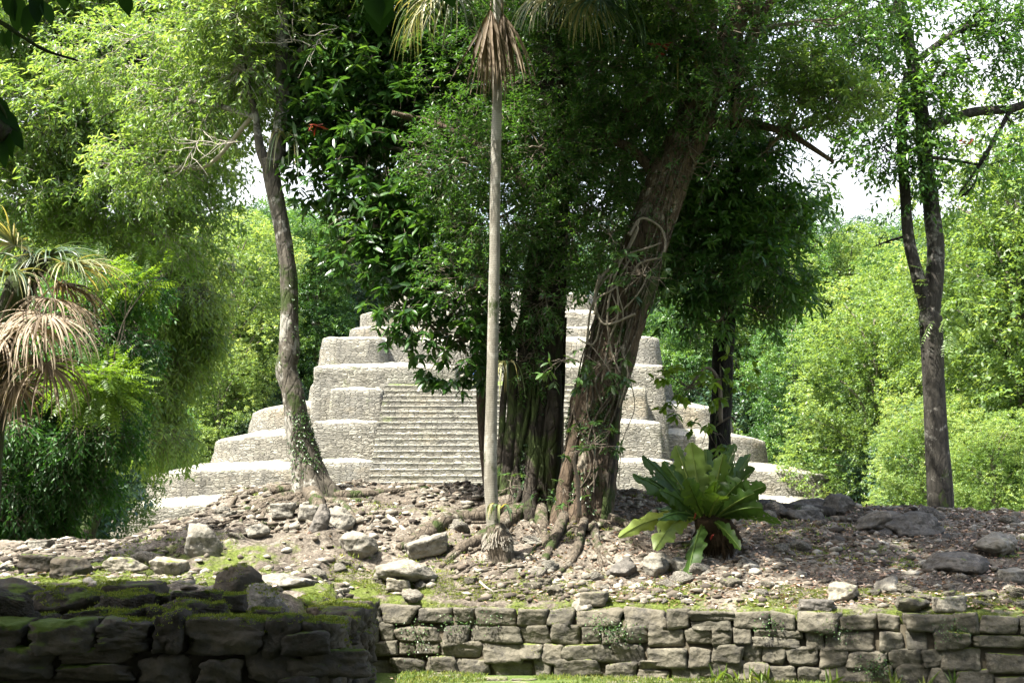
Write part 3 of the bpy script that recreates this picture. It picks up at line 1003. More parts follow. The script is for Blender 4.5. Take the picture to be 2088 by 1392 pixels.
flat_leaves("leaf_litter", 17000, (-2.5, 7.6), (13.6, 19.2), M['litter'], .055, .026, "dry brown leaf litter covering the slope",
            lambda x, y: (y > yw(x) + .2) & (rng.random(len(x)) < np.clip(.5 + (x - .5) * .3, .12, 1)), 1)
flat_leaves("fallen_leaves", 90, (-6, 5.5), (8.9, 14.2), M['litter'], .11, .05, "scattered larger fallen leaves on the wall tops and lawn",
            lambda x, y: ((x < -1.4) | (y > 11)), 2, lambda x, y: np.where((x < -1.3) | (y > yw(x) + .2), H(x, y) + .02, .01))

def tufts(name, pts, blades, hl, mat, label, cat, spread=.03, w=.005, lean=.7):
    mb = MB()
    n = len(pts)
    Pp = np.repeat(pts, blades, 0) + np.concatenate([rng.normal(size=(n * blades, 2)) * spread, np.zeros((n * blades, 1))], 1)
    D = norm(np.array([0, 0, 1.]) + lean * rng.normal(size=Pp.shape) * [1, 1, .1])
    N = norm(rng.normal(size=Pp.shape) * [1, 1, .2])
    l = hl * (.4 + .9 * rng.random(len(Pp)))
    leaves(mb, Pp, D, N, l, np.maximum(w, l * .12), False, .3, np.clip(np.repeat(rng.random(n), blades) * .6 + .4 * rng.random(len(Pp)), 0, 1))
    return tag(mb.build(name, mat), label, cat, None, 'stuff')

def noisy_pts(n, xr, yr, hf, thr, freq, seed, cond=None):
    x = rng.uniform(*xr, n * 4); y = rng.uniform(*yr, n * 4)
    ok = fbm(np.stack([x, y, 0 * x], -1) * freq, seed, 3) > thr
    if cond is not None: ok &= cond(x, y)
    x, y = x[ok][:n], y[ok][:n]
    return np.stack([x, y, hf(x, y)], -1)

g0 = lambda x, y: GH(x, y) - .005
tufts("grass", noisy_pts(9000, (-1.1, 6), (11.2, 14.7), g0, -.12, 1.6, 51, lambda x, y: y < yw(x) - .03), 6, .045, M['grass'], "short sunlit grass in front of the retaining wall", "grass", .03)
tufts("weeds", noisy_pts(16, (1.5, 5.2), (13.1, 14.2), g0, -.5, 1.6, 55, lambda x, y: (y < yw(x) - .03) & (y > yw(x) - .25)), 7, .16, M['grass'], "taller weeds at the foot of the retaining wall", "weeds", .02, .008, .5)
tufts("moss", noisy_pts(24000, (-6.3, -1.2), (8.95, 15), H, -.08, 1.4, 61, lambda x, y: ((x < -1.6) | (y < 11.5)) & (rng.random(len(x)) < np.clip((15.5 - y) / 3, 0, 1))), 5, .022, M['moss'], "bright green moss over the left platform", "moss", .02, .007, 1.1)
tufts("ledge_moss", noisy_pts(9000, (-2.0, 5.8), (13.5, 15.9), H, -.05, 2.0, 63, lambda x, y: (y > yw(x) + .22) & (y < yw(x) + .75)), 5, .025, M['moss'], "bright green moss and grass along the wall's top ledge", "moss", .02, .006, 1.1)
tufts("slope_weeds", noisy_pts(900, (-4.5, 7), (14.8, 18.5), H, .2, 1.2, 67), 6, .05, M['grass'], "sparse weeds growing on the slope", "weeds", .03, .012, 1.0)

# ------------------------------------------------------------------ the pyramid
PC = -1.2
pyr = thing("stepped_pyramid", "large stepped stone pyramid with a broad central staircase, pale in full sun", "pyramid", (PC, 75, 0))

def terrace(name, hw, y0, y1, z0, z1, rad, batter=.13, ledge=2.6, slope=.19, cx=0, seed=0, amp=.07, flare=0, rimdrop=0.0):
    """battered wall with rounded corners, a rim and a ledge that drains outward"""
    ka = max(3, int(1.57 * rad / .4)); ks = max(3, int((y1 - y0) / .5)); kf = max(4, int(2 * hw / .4))
    def ring(q):
        """footprint moved inward by q (same number of points)"""
        w = max(hw - q, .06); yy = min(y0 + q, y1 - .1)
        r_ = min(max(rad - q, .03), w * .98)
        pts = [np.array([-w, y1 + (yy + r_ - y1) * i / ks]) for i in range(ks)]
        nn_ = [np.array([1., 0])] * ks
        for i in range(ka + 1):
            t = math.pi + math.pi / 2 * i / ka
            pts.append(np.array([-w + r_ + r_ * math.cos(t), yy + r_ + r_ * math.sin(t)])); nn_ = nn_ + [-np.array([math.cos(t), math.sin(t)])]
        for i in range(1, kf):
            pts.append(np.array([-w + r_ + 2 * (w - r_) * i / kf, yy])); nn_ = nn_ + [np.array([0, 1.])]
        for i in range(ka + 1):
            t = 1.5 * math.pi + math.pi / 2 * i / ka
            pts.append(np.array([w - r_ + r_ * math.cos(t), yy + r_ + r_ * math.sin(t)])); nn_ = nn_ + [-np.array([math.cos(t), math.sin(t)])]
        for i in range(1, ks + 1):
            pts.append(np.array([w, yy + r_ + (y1 - yy - r_) * i / ks])); nn_ = nn_ + [np.array([-1., 0])]
        return np.array(pts), np.array(nn_)
    h = z1 - z0
    k = max(4, int(h / .3))
    rows = [(batter * h * (i / k - 1), z0 + h * i / k, 1) for i in range(k + 1)]
    rows.append((.10, z1 + .05, 1))
    for q in (.3, .8, 1.5, ledge):
        if q <= ledge: rows.append((q, z1 + .06 + slope * q, .8))
    V = []
    for off, z, a in rows:
        q, nin = ring(off)
        n = len(q)
        drop = rimdrop * np.clip((np.abs(q[:, 0]) / hw - .6) / .4, 0, 1) ** 2
        p3 = np.stack([q[:, 0] + PC + cx, q[:, 1], np.full(n, z) - drop * (z - z0) / h], -1)
        d = amp * fbm(p3 * np.array([.9, .9, 1.4]), seed, 3) + amp * .5 * fbm(p3 * 3.7, seed + 5, 2)
        p3[:, :2] -= nin * d[:, None]
        p3[:, 2] += (.10 * fbm(p3 * 1.1 + 9, seed + 2, 4) + .05 * fbm(p3 * 4.3, seed + 12, 2) * (z > z1 - .35) - .22 * np.clip(fbm(p3 * .55 + 3, seed + 8, 3) - .22, 0, 1) * (z > z1 - .2)) * (a if z > z0 + .1 else 0)
        V.append(p3)
    m = len(V)
    V = np.array(V)
    i, j = np.meshgrid(np.arange(m - 1), np.arange(n - 1), indexing='ij')
    Q = np.stack([i * n + j, i * n + j + 1, (i + 1) * n + j + 1, (i + 1) * n + j], -1).reshape(-1, 4)
    mb = MB().add(V.reshape(-1, 3), Q)
    h2 = n // 2                                     # roof: strips from the left side to the right side
    L_ = (m - 1) * n + np.arange(h2); R_ = (m - 1) * n + n - 1 - np.arange(h2)
    mb.add(np.zeros((0, 3)), np.stack([L_[:-1], L_[1:], R_[1:], R_[:-1]], -1) - mb.n)
    return mb.build(name, M['masonry'], pyr)

ZT = [2.1, 3.9, 5.85, 7.6, 9.4, 11.3, 13.7, 15.3]
W_ = [(19.4, 68.5), (17.8, 71.5), (15.0, 74.5), (13.5, 77.0), (10.5, 79.0)]
zb = -.4
for k, (hw, yy) in enumerate(W_):
    terrace("terrace", hw, yy, 104, zb, ZT[k], 2.6, amp=.10, seed=20 + k, rimdrop=.35)
    zb = ZT[k] - .9
# central blocks either side of the staircase
FL = [(8.7, 62.3, 2.25), (8.65, 65.0, 4.02), (8.45, 68.2, 6.06), (8.0, 71.0, 7.92)]
SW = 5.0
for sg in (-1, 1):
    zb = -.3
    for k, (hw, yy, zt) in enumerate(FL):
        si = SW + .12 * k
        wdt = hw - si
        terrace("stair_flank", wdt / 2, yy, 80, zb, zt, .16, batter=.07, ledge=1.2, slope=.16, amp=.045, cx=sg * (si + wdt / 2), seed=40 + k + sg)
        zb = zt - .5
# upper stages
for sg in (-1, 1):
    w5 = 9.2 - 1.7
    terrace("upper_wall", w5 / 2, 73.3, 84, 3.4, 9.3, .16, batter=.05, ledge=3.0, slope=.17, cx=sg * (1.7 + w5 / 2), seed=60 + sg)
    terrace("corner_block", 1.75, 76.6, 88, 8.6, 11.25, .8, batter=.13, ledge=1.2, slope=.12, cx=sg * 7.6, seed=64 + sg)
terrace("upper_stage", 8.4, 78.6, 96, 8.6, 11.3, .7, batter=.15, seed=70, ledge=3)
terrace("upper_stage", 8.6, 83.5, 98, 10.4, 12.7, .9, batter=.12, seed=71, ledge=3)
terrace("upper_stage", 8.1, 84.6, 98, 11.6, 13.8, 1.2, batter=.12, seed=73, ledge=3)
terrace("summit_block", 6.5, 87.6, 97, 12.8, 15.4, 1.2, batter=.12, seed=72, ledge=3)

def stairs(name, hw, y0, z0, rise, tread, n, seed):
    mb = MB()
    xs = np.arange(-hw, hw + .01, .28)
    prof = []
    for i in range(n):
        y = y0 + i * tread; z = z0 + i * rise
        prof += [(y + .03, z), (y + .02, z + rise * .40), (y + .015, z + rise * .70), (y + .01, z + rise * .76), (y - .01, z + rise * .92), (y + .04, z + rise * .97), (y + tread * .9, z + rise * 1.0)]
    prof = np.array(prof)
    m, w = len(prof), len(xs)
    X = np.broadcast_to(xs[None] + PC, (m, w))
    Y = np.broadcast_to(prof[:, :1], (m, w))
    Z = np.broadcast_to(prof[:, 1:], (m, w))
    V = np.stack([X, Y, Z], -1).copy()
    V[..., 1] += .04 * fbm(V * np.array([1.0, 1.4, 1.4]), seed, 3)
    V[..., 2] += .022 * fbm(V * np.array([1.1, 1.5, 1.5]) + 5, seed + 1, 3)
    i, j = np.meshgrid(np.arange(m - 1), np.arange(w - 1), indexing='ij')
    Q = np.stack([i * w + j, i * w + j + 1, (i + 1) * w + j + 1, (i + 1) * w + j], -1).reshape(-1, 4)
    mb.add(V, Q)
    mb.build(name, M['masonry'], pyr, smooth=False)
stairs("staircase", SW + .3, 58.9, -.2, .300, .47, 28, 5)
stairs("upper_staircase", 2.6, 78.4, 9.6, .31, .46, 18, 6)
mb = MB()
xs = np.arange(-5.2, 5.3, .4); ys = np.arange(71.9, 80.1, .4)
X, Y = np.meshgrid(xs, ys)
Z = 8.22 + (Y - 71.9) * .125 + .04 * fbm(np.stack([X, Y, 0 * X], -1), 5)
n_, m_ = X.shape
i, j = np.meshgrid(np.arange(n_ - 1), np.arange(m_ - 1), indexing='ij')
mb.add(np.stack([X + PC, Y, Z], -1), np.stack([i * m_ + j, i * m_ + j + 1, (i + 1) * m_ + j + 1, (i + 1) * m_ + j], -1).reshape(-1, 4))
mb.build("grass_landing", M['turf'], pyr)

# ------------------------------------------------------------------ two visitors on the landing
def visitor(x, y, z, rz, shirt, trous, label, lean=0):
    root = thing("person", label, "person", (x, y, z))
    def skin(name, verts, edges, radii, mat, par, sub=1):
        me = bpy.data.meshes.new(name)
        me.from_pydata(verts, edges, [])
        o = bpy.data.objects.new(name, me)
        COL.objects.link(o)
        mo = o.modifiers.new("skin", 'SKIN')
        for k, r in enumerate(radii):
            me.skin_vertices[0].data[k].radius = (r, r) if not isinstance(r, tuple) else r
        me.skin_vertices[0].data[0].use_root = True
        s = o.modifiers.new("sub", 'SUBSURF'); s.levels = sub; s.render_levels = sub
        me.materials.append(mat)
        o.parent = par
        return o
    for nm in ("skin_tmp",): pass
    V = [(0, 0, .95), (0, 0, 1.15), (0, 0, 1.40), (0, .0, 1.50), (0, -.01, 1.60), (0, -.01, 1.72),
         (.10, 0, .90), (.11, -.04, .50), (.11, 0, .08), (.12, -.16, .03), (-.10, 0, .90), (-.12, .03, .50), (-.12, .04, .08), (-.13, -.12, .03),
         (.19, 0, 1.40), (.25, -.02, 1.12), (.22, -.16, .95), (.21, -.22, .87), (-.19, 0, 1.40), (-.26, .03, 1.12), (-.25, -.04, .88), (-.24, -.07, .79)]
    E = [(0, 1), (1, 2), (2, 3), (3, 4), (4, 5), (0, 6), (6, 7), (7, 8), (8, 9), (0, 10), (10, 11), (11, 12), (12, 13), (2, 14), (14, 15), (15, 16), (16, 17), (2, 18), (18, 19), (19, 20), (20, 21)]
    R = [.13, .13, (.15, .10), .055, .085, .07, .095, .06, .045, .04, .095, .06, .045, .04, .06, .042, .032, .035, .06, .042, .032, .035]
    skin("body", V, E, R, M['skin'], root)
    T = [(0, 0, .98), (0, 0, 1.2), (0, 0, 1.41), (.19, 0, 1.41), (.235, -.01, 1.2), (-.19, 0, 1.41), (-.24, .02, 1.2)]
    skin("shirt", T, [(0, 1), (1, 2), (2, 3), (3, 4), (2, 5), (5, 6)], [.155, .15, (.165, .12), .075, .062, .075, .062], shirt, root)
    skin("trousers", [(0, 0, 1.0), (0, 0, .93), (.105, 0, .86), (.11, -.04, .5), (.11, 0, .14), (-.105, 0, .86), (-.12, .03, .5), (-.12, .04, .14)],
         [(0, 1), (1, 2), (2, 3), (3, 4), (1, 5), (5, 6), (6, 7)], [.14, .15, .105, .08, .068, .105, .08, .068], trous, root)
    skin("hair", [(0, .02, 1.66), (0, .03, 1.75), (0, .05, 1.62)], [(0, 1), (0, 2)], [.10, .075, .07], M['hair'], root)
    root.rotation_euler = (0, 0, rz)
    return root
M['skin'] = simple("skin", (.42, .26, .18), .6)
M['hair'] = simple("dark_hair", (.03, .02, .015), .6)
M['blue'] = simple("blue_denim", (.03, .06, .16), .9)
M['teal'] = simple("teal_cloth", (.05, .22, .25), .9)
M['navy'] = simple("navy_cloth", (.02, .03, .08), .9)
M['whitec'] = simple("light_cloth", (.55, .55, .52), .9)
for px, yy, sh, tr, rz, lb in ((972, 74.2, 'navy', 'blue', .3, "person in a navy shirt and blue trousers standing on the grassy landing"),
                               (988, 75.0, 'whitec', 'teal', -2.6, "person in a light shirt and teal trousers beside the palm trunk on the landing")):
    q = P(px, 760, yy)
    visitor(q.x, yy, 8.22 + (yy - 71.9) * .125, rz, M[sh], M[tr], lb)

# little ferns growing from the joints of the retaining wall
mb = MB()
for px, row, n in ((1265, 1290, 260), (1230, 1275, 120), (1760, 1362, 220), (1900, 1285, 170), (925, 1270, 90), (840, 1285, 90), (1560, 1270, 90), (1690, 1290, 90), (1000, 1262, 60), (860, 1320, 50)):
    x = (px - 1044) / F * 14.0
    y = yw(x) - .03
    z = P(px, row, y).z
    k = rng.normal(size=(n, 3)) * [.10, .02, .055] + [x, y, z]
    leaves(mb, k, norm(rng.normal(size=(n, 3)) + [0, -1, -.2]), norm(rng.normal(size=(n, 3)) * .5 + [0, -.4, 1]), .022, .016, False, .2)
tag(mb.build("wall_ferns", M['vine']), "tiny dark green ferns rooted in the joints of the retaining wall", "ferns", None, 'stuff')

r6 = np.random.default_rng(19)
k6 = rock_kinds(M['mstone'], "one of the flat stones set flush in the grass before the retaining wall", "flat stones in the grass", (151, 152, 153, 154), 1, .22)
for k in range(22):
    x = r6.uniform(-1, 5.6); y = yw(x) - r6.uniform(.06, .55)
    o = k6[k] if k < 4 else k6[k % 4].copy()
    if k >= 4: COL.objects.link(o)
    q = r6.uniform(.08, .26)
    o.location = (x, y, .0); o.scale = (q, q * .6, .09); o.rotation_euler = (0, 0, r6.normal() * .25)

# raised moss on the stones themselves
from mathutils.bvhtree import BVHTree
def surface_pts(objs, n, xr, yr, nzmin, thr, seed):
    V, Fc = [], []
    for o in objs:
        mw = Matrix.LocRotScale(o.location, o.rotation_euler, o.scale) if o.parent is None else Matrix.Identity(4)
        b = len(V)
        V += [mw @ v.co for v in o.data.vertices]
        Fc += [tuple(b + i for i in p.vertices) for p in o.data.polygons]
    t = BVHTree.FromPolygons(V, Fc)
    out = []
    x = rng.uniform(*xr, n * 4); y = rng.uniform(*yr, n * 4)
    ok = fbm(np.stack([x, y, 0 * x], -1) * 2.6, seed, 3) > thr
    for a, b in zip(x[ok], y[ok]):
        h = t.ray_cast(Vector((a, b, 3)), Vector((0, 0, -1)))
        if h[0] is not None and h[1].z > nzmin:
            out.append(tuple(h[0]))
            if len(out) >= n: break
    return np.array(out)
near_st = [o for o in COL.objects if o.type == 'MESH' and (o.name.startswith('loose_rock') and o.location.y < 12.6 or o.name.startswith('stonework') and o.parent is dw)]
tufts("stone_moss", surface_pts(near_st, 9000, (-4.6, -1.05), (8.8, 12.6), .35, -.12, 91), 5, .020, M['moss'], "tufted green moss on the stones of the ruined wall", "moss", .012, .006, 1.0)
tufts("wall_moss", surface_pts([o for o in COL.objects if o.name.startswith('stonework') and o.parent is rw], 3500, (-1.9, 5.4), (13.2, 15.7), .3, -.02, 93), 5, .018, M['moss'], "tufted green moss on the top stones of the retaining wall", "moss", .012, .006, 1.0)

# ------------------------------------------------------------------ trees on the mound
def pts_px(lst, Y):
    """lst of (px, py[, Y])"""
    return [P(a[0], a[1], a[2] if len(a) > 2 else Y) for a in lst]

def root_path(xy, r0, r1):
    out = []
    n = len(xy)
    for i, (x, y) in enumerate(xy):
        r = r0 + (r1 - r0) * i / (n - 1)
        out.append(Vector((x, y, hz(x, y) + r * (.2 if i else 1.0))))
    return out

def add_roots(parent, specs, mat, seed):
    """each root its own mesh; specs: list of (list of (px, Y), r0, r1)"""
    for k, (pl, r0, r1) in enumerate(specs):
        xy = [((px - 1044) / F * Y, Y) for px, Y in pl]
        mb = MB()
        tube(mb, root_path(xy, r0, r1), [r0, r0 * .8, r1 * 1.3, r1 * .5], 12, 22, .35, 5, seed + k)
        mb.build("root", mat, parent)

def tree_crown(parent, blobs, n, mats, kind, name="crown", gap=.0, gfreq=.8, seed=0, attach=None, subs=7, mat=M['twig'], limb_r=.05, shell=0., **kw):
    C, O = blob_points(blobs, n, gap, gfreq, seed, shell)
    mb = MB()
    t0 = np.clip(.5 + .75 * fbm(C * 1.3, seed + 11, 3) + .12 * rng.normal(size=len(C)), 0, 1)
    if kind == 'pinnate':
        pinnate(mb, C, O, tint0=t0, **kw)
    else:
        sprigs(mb, C, O, tint0=t0, **kw)
    cr = mb.build(name, [mats, mat], parent)
    if attach:
        mb = MB()
        for k, b in enumerate(blobs):
            c = np.array(b[:3])
            a = min(attach, key=lambda q: np.linalg.norm(np.array(q) - c))
            a = np.array(a)
            L = np.linalg.norm(c - a)
            mid = (a + c) / 2 + rng.normal(size=3) * L * .10
            pp, rr = tube(mb, [a, mid, c], [limb_r, limb_r * .7, limb_r * .4], 7, 14, .15, 4, k)
            m = subs
            st = pp[rng.integers(5, 14, m)]
            tg = c + norm(rng.normal(size=(m, 3))) * np.array(b[3:6]) * (.5 + .4 * rng.random((m, 1)))
            cc = np.stack([st, (st + tg) / 2 + rng.normal(size=(m, 3)) * .08, tg], 1)
            s5 = np.stack([cc[:, 0], cc[:, 0] * .5 + cc[:, 1] * .5, cc[:, 1], cc[:, 1] * .5 + cc[:, 2] * .5, cc[:, 2]], 1)
            s5[:, 1:4] += rng.normal(size=(m, 3, 3)) * .04
            strands(mb, s5, np.array([.4, .3, .22, .15, .08]) * limb_r * (.7 + .5 * rng.random((m, 1))), 0, .5, 5)
        mb.build("branches", mat, parent)
    return cr

def ivy_on(parent, pp, rr, i0, i1, n, L, mat, name="ivy", side=None, sig=.3):
    """small leaves hugging a trunk between spline points i0..i1"""
    k = rng.uniform(i0, i1, n)
    k0 = np.floor(k).astype(int).clip(0, len(pp) - 2)
    f = (k - k0)[:, None]
    c = pp[k0] * (1 - f) + pp[k0 + 1] * f
    r = rr[k0] * (1 - f[:, 0]) + rr[k0 + 1] * f[:, 0]
    a = rng.uniform(0, 6.28, n) if side is None else rng.normal(side, sig * 3, n)
    keep = fbm(np.stack([a * 1.2, c[:, 2] * 2.2, 0 * a], -1), int(n) % 97, 3) > -.08
    c, r, a = c[keep], r[keep], a[keep]
    out = np.stack([np.cos(a), np.sin(a), 0 * a], -1)
    pos = c + out * (r * (1.0 + .05 * rng.random(len(r))) + .004)[:, None]
    D = norm(out * .5 + rng.normal(size=out.shape) * .7 + np.array([0, 0, -.4]))
    mb = MB()
    leaves(mb, pos, D, norm(out + .5 * rng.normal(size=out.shape) + [0, 0, .5]), L * (.5 + .8 * rng.random(len(r))), L * .6, False, .2)
    return mb.build(name, mat, parent)

def strap_plant(parent, c, n, L, w, mat, name, label=None, cat=None, group=None, droop=1.0, up=.6, spread=1.0):
    """bromeliad-like rosette of long straps"""
    mb = MB()
    K = 8
    a = rng.random(n) * 6.28
    d = np.stack([np.cos(a) * spread, np.sin(a) * spread, up + .5 * rng.random(n)], -1)
    d = norm(d)
    l = L * (.6 + .5 * rng.random(n))
    s = np.linspace(0, 1, K)
    pos = np.array(c) + d[:, None] * (s * l[:, None])[..., None] * (1 - .35 * s[None, :, None]) + np.array([0, 0, -1.]) * (droop * l[:, None] * s ** 2.2)[..., None]
    t = norm(np.gradient(pos, axis=1))
    sd_ = norm(np.cross(t, np.array([0, 0, 1.]) + .3 * rng.normal(size=(n, 1, 3))))
    ww = w * np.sin(np.pi * (.22 + .78 * s)) ** .7 * (1 - .15 * s)
    ww[-1] = w * .05
    V = np.stack([pos - sd_ * ww[None, :, None] * .5, pos + sd_ * ww[None, :, None] * .5], 2)
    V = V.reshape(n, K * 2, 3)
    q = np.array([(2 * i, 2 * i + 1, 2 * i + 3, 2 * i + 2) for i in range(K - 1)])
    Q = (q[None] + (np.arange(n) * K * 2)[:, None, None]).reshape(-1, 4)
    mb.add(V.reshape(-1, 3), Q, 0, np.repeat(rng.random(n), K * 2))
    o = mb.build(name, mat, parent)
    if label: tag(o, label, cat, group)
    return o

# ---- the leaning lichened trunk on the left
Y1 = 18.0
t1 = thing("leaning_tree", "pale lichened tree with a swollen kink in its trunk and roots gripping stones", "tree", tuple(P(632, 1010, Y1)))
mb = MB()
pp, rr = tube(mb, pts_px([(648, 1040), (634, 985), (622, 930), (608, 870), (597, 800), (583, 755), (589, 715), (590, 650), (588, 560), (572, 450), (556, 370), (552, 325)], Y1),
              [.32, .235, .185, .16, .138, .136, .13, .115, .11, .106, .11, .125], 40, 110, .16, 4.2, 3, (5, .55, .32))
mb.build("trunk", M['bark1'], t1)
ivy_on(t1, pp, rr, 0, 34, 1500, .035, M['vine'], side=-.9)
ivy_on(t1, pp, rr, 30, 85, 260, .03, M['vine'], side=-.5)
for k, (pl, rd) in enumerate((([(548, 345), (530, 300), (520, 230), (495, 130), (470, 20), (440, -80)], [.075, .06, .045, .04, .035, .03]),
                              ([(556, 345), (568, 290), (577, 220), (574, 120), (578, 0), (590, -120)], [.12, .11, .095, .085, .08, .06]),
                              ([(520, 240), (440, 215, 18.4), (350, 205, 19.4), (270, 215, 20.4), (180, 250, 21)], [.04, .035, .03, .02, .012]),
                              ([(572, 160), (620, 100), (690, 60), (760, -10)], [.06, .05, .04, .03]))):
    mb = MB(); tube(mb, pts_px(pl, Y1), rd, 18, 40, .15, 4, 20 + k)
    mb.build("limb", M['bark1'], t1)
add_roots(t1, [([(620, 17.9), (560, 17.7), (510, 17.6), (478, 17.3), (462, 16.9)], .06, .03), ([(635, 17.8), (650, 17.4), (662, 17.1), (668, 16.8)], .12, .05),
               ([(625, 17.8), (585, 17.3), (545, 17.0), (538, 16.7)], .055, .03), ([(615, 18), (540, 18.1), (490, 18.0), (470, 17.6)], .07, .03),
               ([(660, 17.9), (720, 17.9), (800, 18.1), (880, 18.3)], .09, .04), ([(655, 17.8), (700, 17.4), (730, 17.0)], .06, .03)], M['root'], 30)
A = [pp[-1]] + [tuple(P(a, b, Y1)) for a, b in ((520, 230), (495, 130), (577, 200), (574, 100))]
tree_crown(t1, [pxblob(330, 330, 19.5, 150, 70, .8, 1.0), pxblob(430, 200, 19, 170, 110, 1.0), pxblob(500, 150, 17.8, 60, 60, .3, 2.2), pxblob(480, 40, 17.7, 60, 60, .3, 3.0), pxblob(500, 60, 18.5, 200, 120, 1.2), pxblob(250, 130, 20, 160, 90, 1.0), pxblob(600, -60, 18.5, 230, 120, 1.4)],
           3300, M['sunny'], 'sprigs', gap=-.05, gfreq=.9, seed=4, attach=A, k=10, tl=.28, L=.105, W=.038, hang=.45, mat=M['ptwig'], limb_r=.035)
strap_plant(t1, P(585, 290, 17.9), 12, .95, .045, M['palmg'], "hanging_straps", droop=1.1, spread=.5)
# bare pale twigs
def bare_twigs(parent, starts, name="bare_twigs", r=.006, L=.8, n=9, mat=None):
    for (px, py, Y, dx, dz) in starts:
        mb = MB()
        a = np.array(P(px, py, Y))
        st = []
        for k in range(n):
            d = norm(np.array([dx, rng.normal() * .3, dz]) + rng.normal(size=3) * .45)
            b0 = a + np.array([dx, 0, dz]) * rng.random() * L * .6
            c = [b0]
            l = L * (.3 + .7 * rng.random())
            for q in range(5):
                d = norm(d + rng.normal(size=3) * .22 + np.array([0, 0, .06]))
                c.append(c[-1] + d * l / 5)
            st.append(c)
        strands(mb, np.array(st), np.array([1, .8, .65, .5, .35, .2]) * r, 0, .5, 4)
        mb.build(name, mat or M['ptwig'], parent)
bare_twigs(t1, [(700, 50, 17.6, -.7, -.45), (640, 95, 17.6, -.8, .15), (420, 260, 17.5, -.5, -.9), (330, 60, 18, -1, -.3), (500, 290, 17.6, -1, .0)])

# ---- slender palm
Yp = 15.9
pb = thing("slender_palm", "slender pale ringed palm with swollen root foot and a dead brown frond", "palm", tuple(P(1020, 1160, Yp)))
mb = MB()
ppm, rpm = tube(mb, pts_px([(1006, 1078), (1000, 950), (1004, 760), (1008, 550), (1010, 380), (1013, 230), (1016, 60), (1018, -100)], Yp),
                [.080, .072, .064, .061, .058, .058, .062, .07], 26, 200, .12, 2.2, 5)
mb.build("trunk", M['palmb'], pb)
mb = MB()
tube(mb, pts_px([(1028, 1165), (1022, 1130), (1016, 1098), (1008, 1068)], Yp), [.15, .14, .165, .10], 26, 20, .12, 9, 9)
mb.build("root_foot", M['root'], pb)
mb = MB()
st = []
for k in range(260):
    a = rng.uniform(0, 6.28); h = rng.random()
    c0 = np.array(P(1015, 1102 - 26 * h, Yp)) + np.array([math.cos(a), math.sin(a), 0]) * .12
    d = np.array([math.cos(a) * .35, math.sin(a) * .35, -1.])
    st.append([c0, c0 + d * .05, c0 + d * (.09 + .04 * rng.random()) * np.array([1.5, 1.5, 1])])
strands(mb, np.array(st), [.006, .005, .003], 0, .5, 4)
mb.build("aerial_roots", M['ptwig'], pb)

def fan_frond(parent, c, axis, R, nseg, mat, name="frond", spread=2.4, droop=.9, w=.03, fold=.0, stem=None, seed=0, stemr=.012, base_t=.5):
    """costapalmate leaf: segments radiate about axis then hang"""
    mb = MB()
    axis = norm(np.array(axis, float))
    up = np.array([0, 0, 1.]) if abs(axis[2]) < .95 else np.array([0, 1., 0])
    sdv = norm(np.cross(axis, up))
    nn = np.cross(sdv, axis)
    th = np.linspace(-spread, spread, nseg) + rng.normal(size=nseg) * .04
    d = np.cos(th)[:, None] * axis + np.sin(th)[:, None] * sdv + fold * np.abs(th)[:, None] * nn * .3 + rng.normal(size=(nseg, 3)) * .05
    d = norm(d)
    K = 10
    s = np.linspace(0, 1, K)
    l = R * (.75 + .3 * rng.random(nseg)) * (1 - .12 * np.abs(th) / spread)
    cur = .5 + .9 * rng.random(nseg)
    # integrate the direction as it falls
    pos = np.empty((nseg, K, 3)); pos[:, 0] = c
    dd = d.copy()
    for i in range(1, K):
        pos[:, i] = pos[:, i - 1] + dd * (l / (K - 1))[:, None]
        dd = norm(dd + np.array([0, 0, -1.]) * (droop * cur * s[i] ** 1.2 * .55)[:, None] + rng.normal(size=(nseg, 3)) * .035)
    t = norm(np.gradient(pos, axis=1))
    sv = norm(np.cross(t, nn[None, None] + .35 * rng.normal(size=(nseg, 1, 3))))
    ww = w * np.clip(1.15 - s, .08, 1) * (.35 + .65 * np.clip(s * 4, 0, 1))
    Lf = pos - sv * ww[None, :, None] * .5
    Rt = pos + sv * ww[None, :, None] * .5
    Md = pos + nn * (ww * .25)[None, :, None]
    V = np.stack([Lf, Md, Rt], 2).reshape(nseg, K * 3, 3)
    q = []
    for i in range(K - 1):
        q += [(3 * i, 3 * i + 1, 3 * i + 4, 3 * i + 3), (3 * i + 1, 3 * i + 2, 3 * i + 5, 3 * i + 4)]
    Q = (np.array(q)[None] + (np.arange(nseg) * K * 3)[:, None, None]).reshape(-1, 4)
    mb.add(V.reshape(-1, 3), Q, 0, np.repeat(np.clip(base_t + .25 * rng.normal(size=nseg), 0, 1), K * 3))
    if stem is not None:
        tube(mb, [stem, (Vector(stem) + Vector(c)) / 2 + Vector((0, 0, .08)), c], [stemr * 1.4, stemr], 7, 12, .05, 4, 1, None, 0, base_t)
    return mb.build(name, mat, parent)

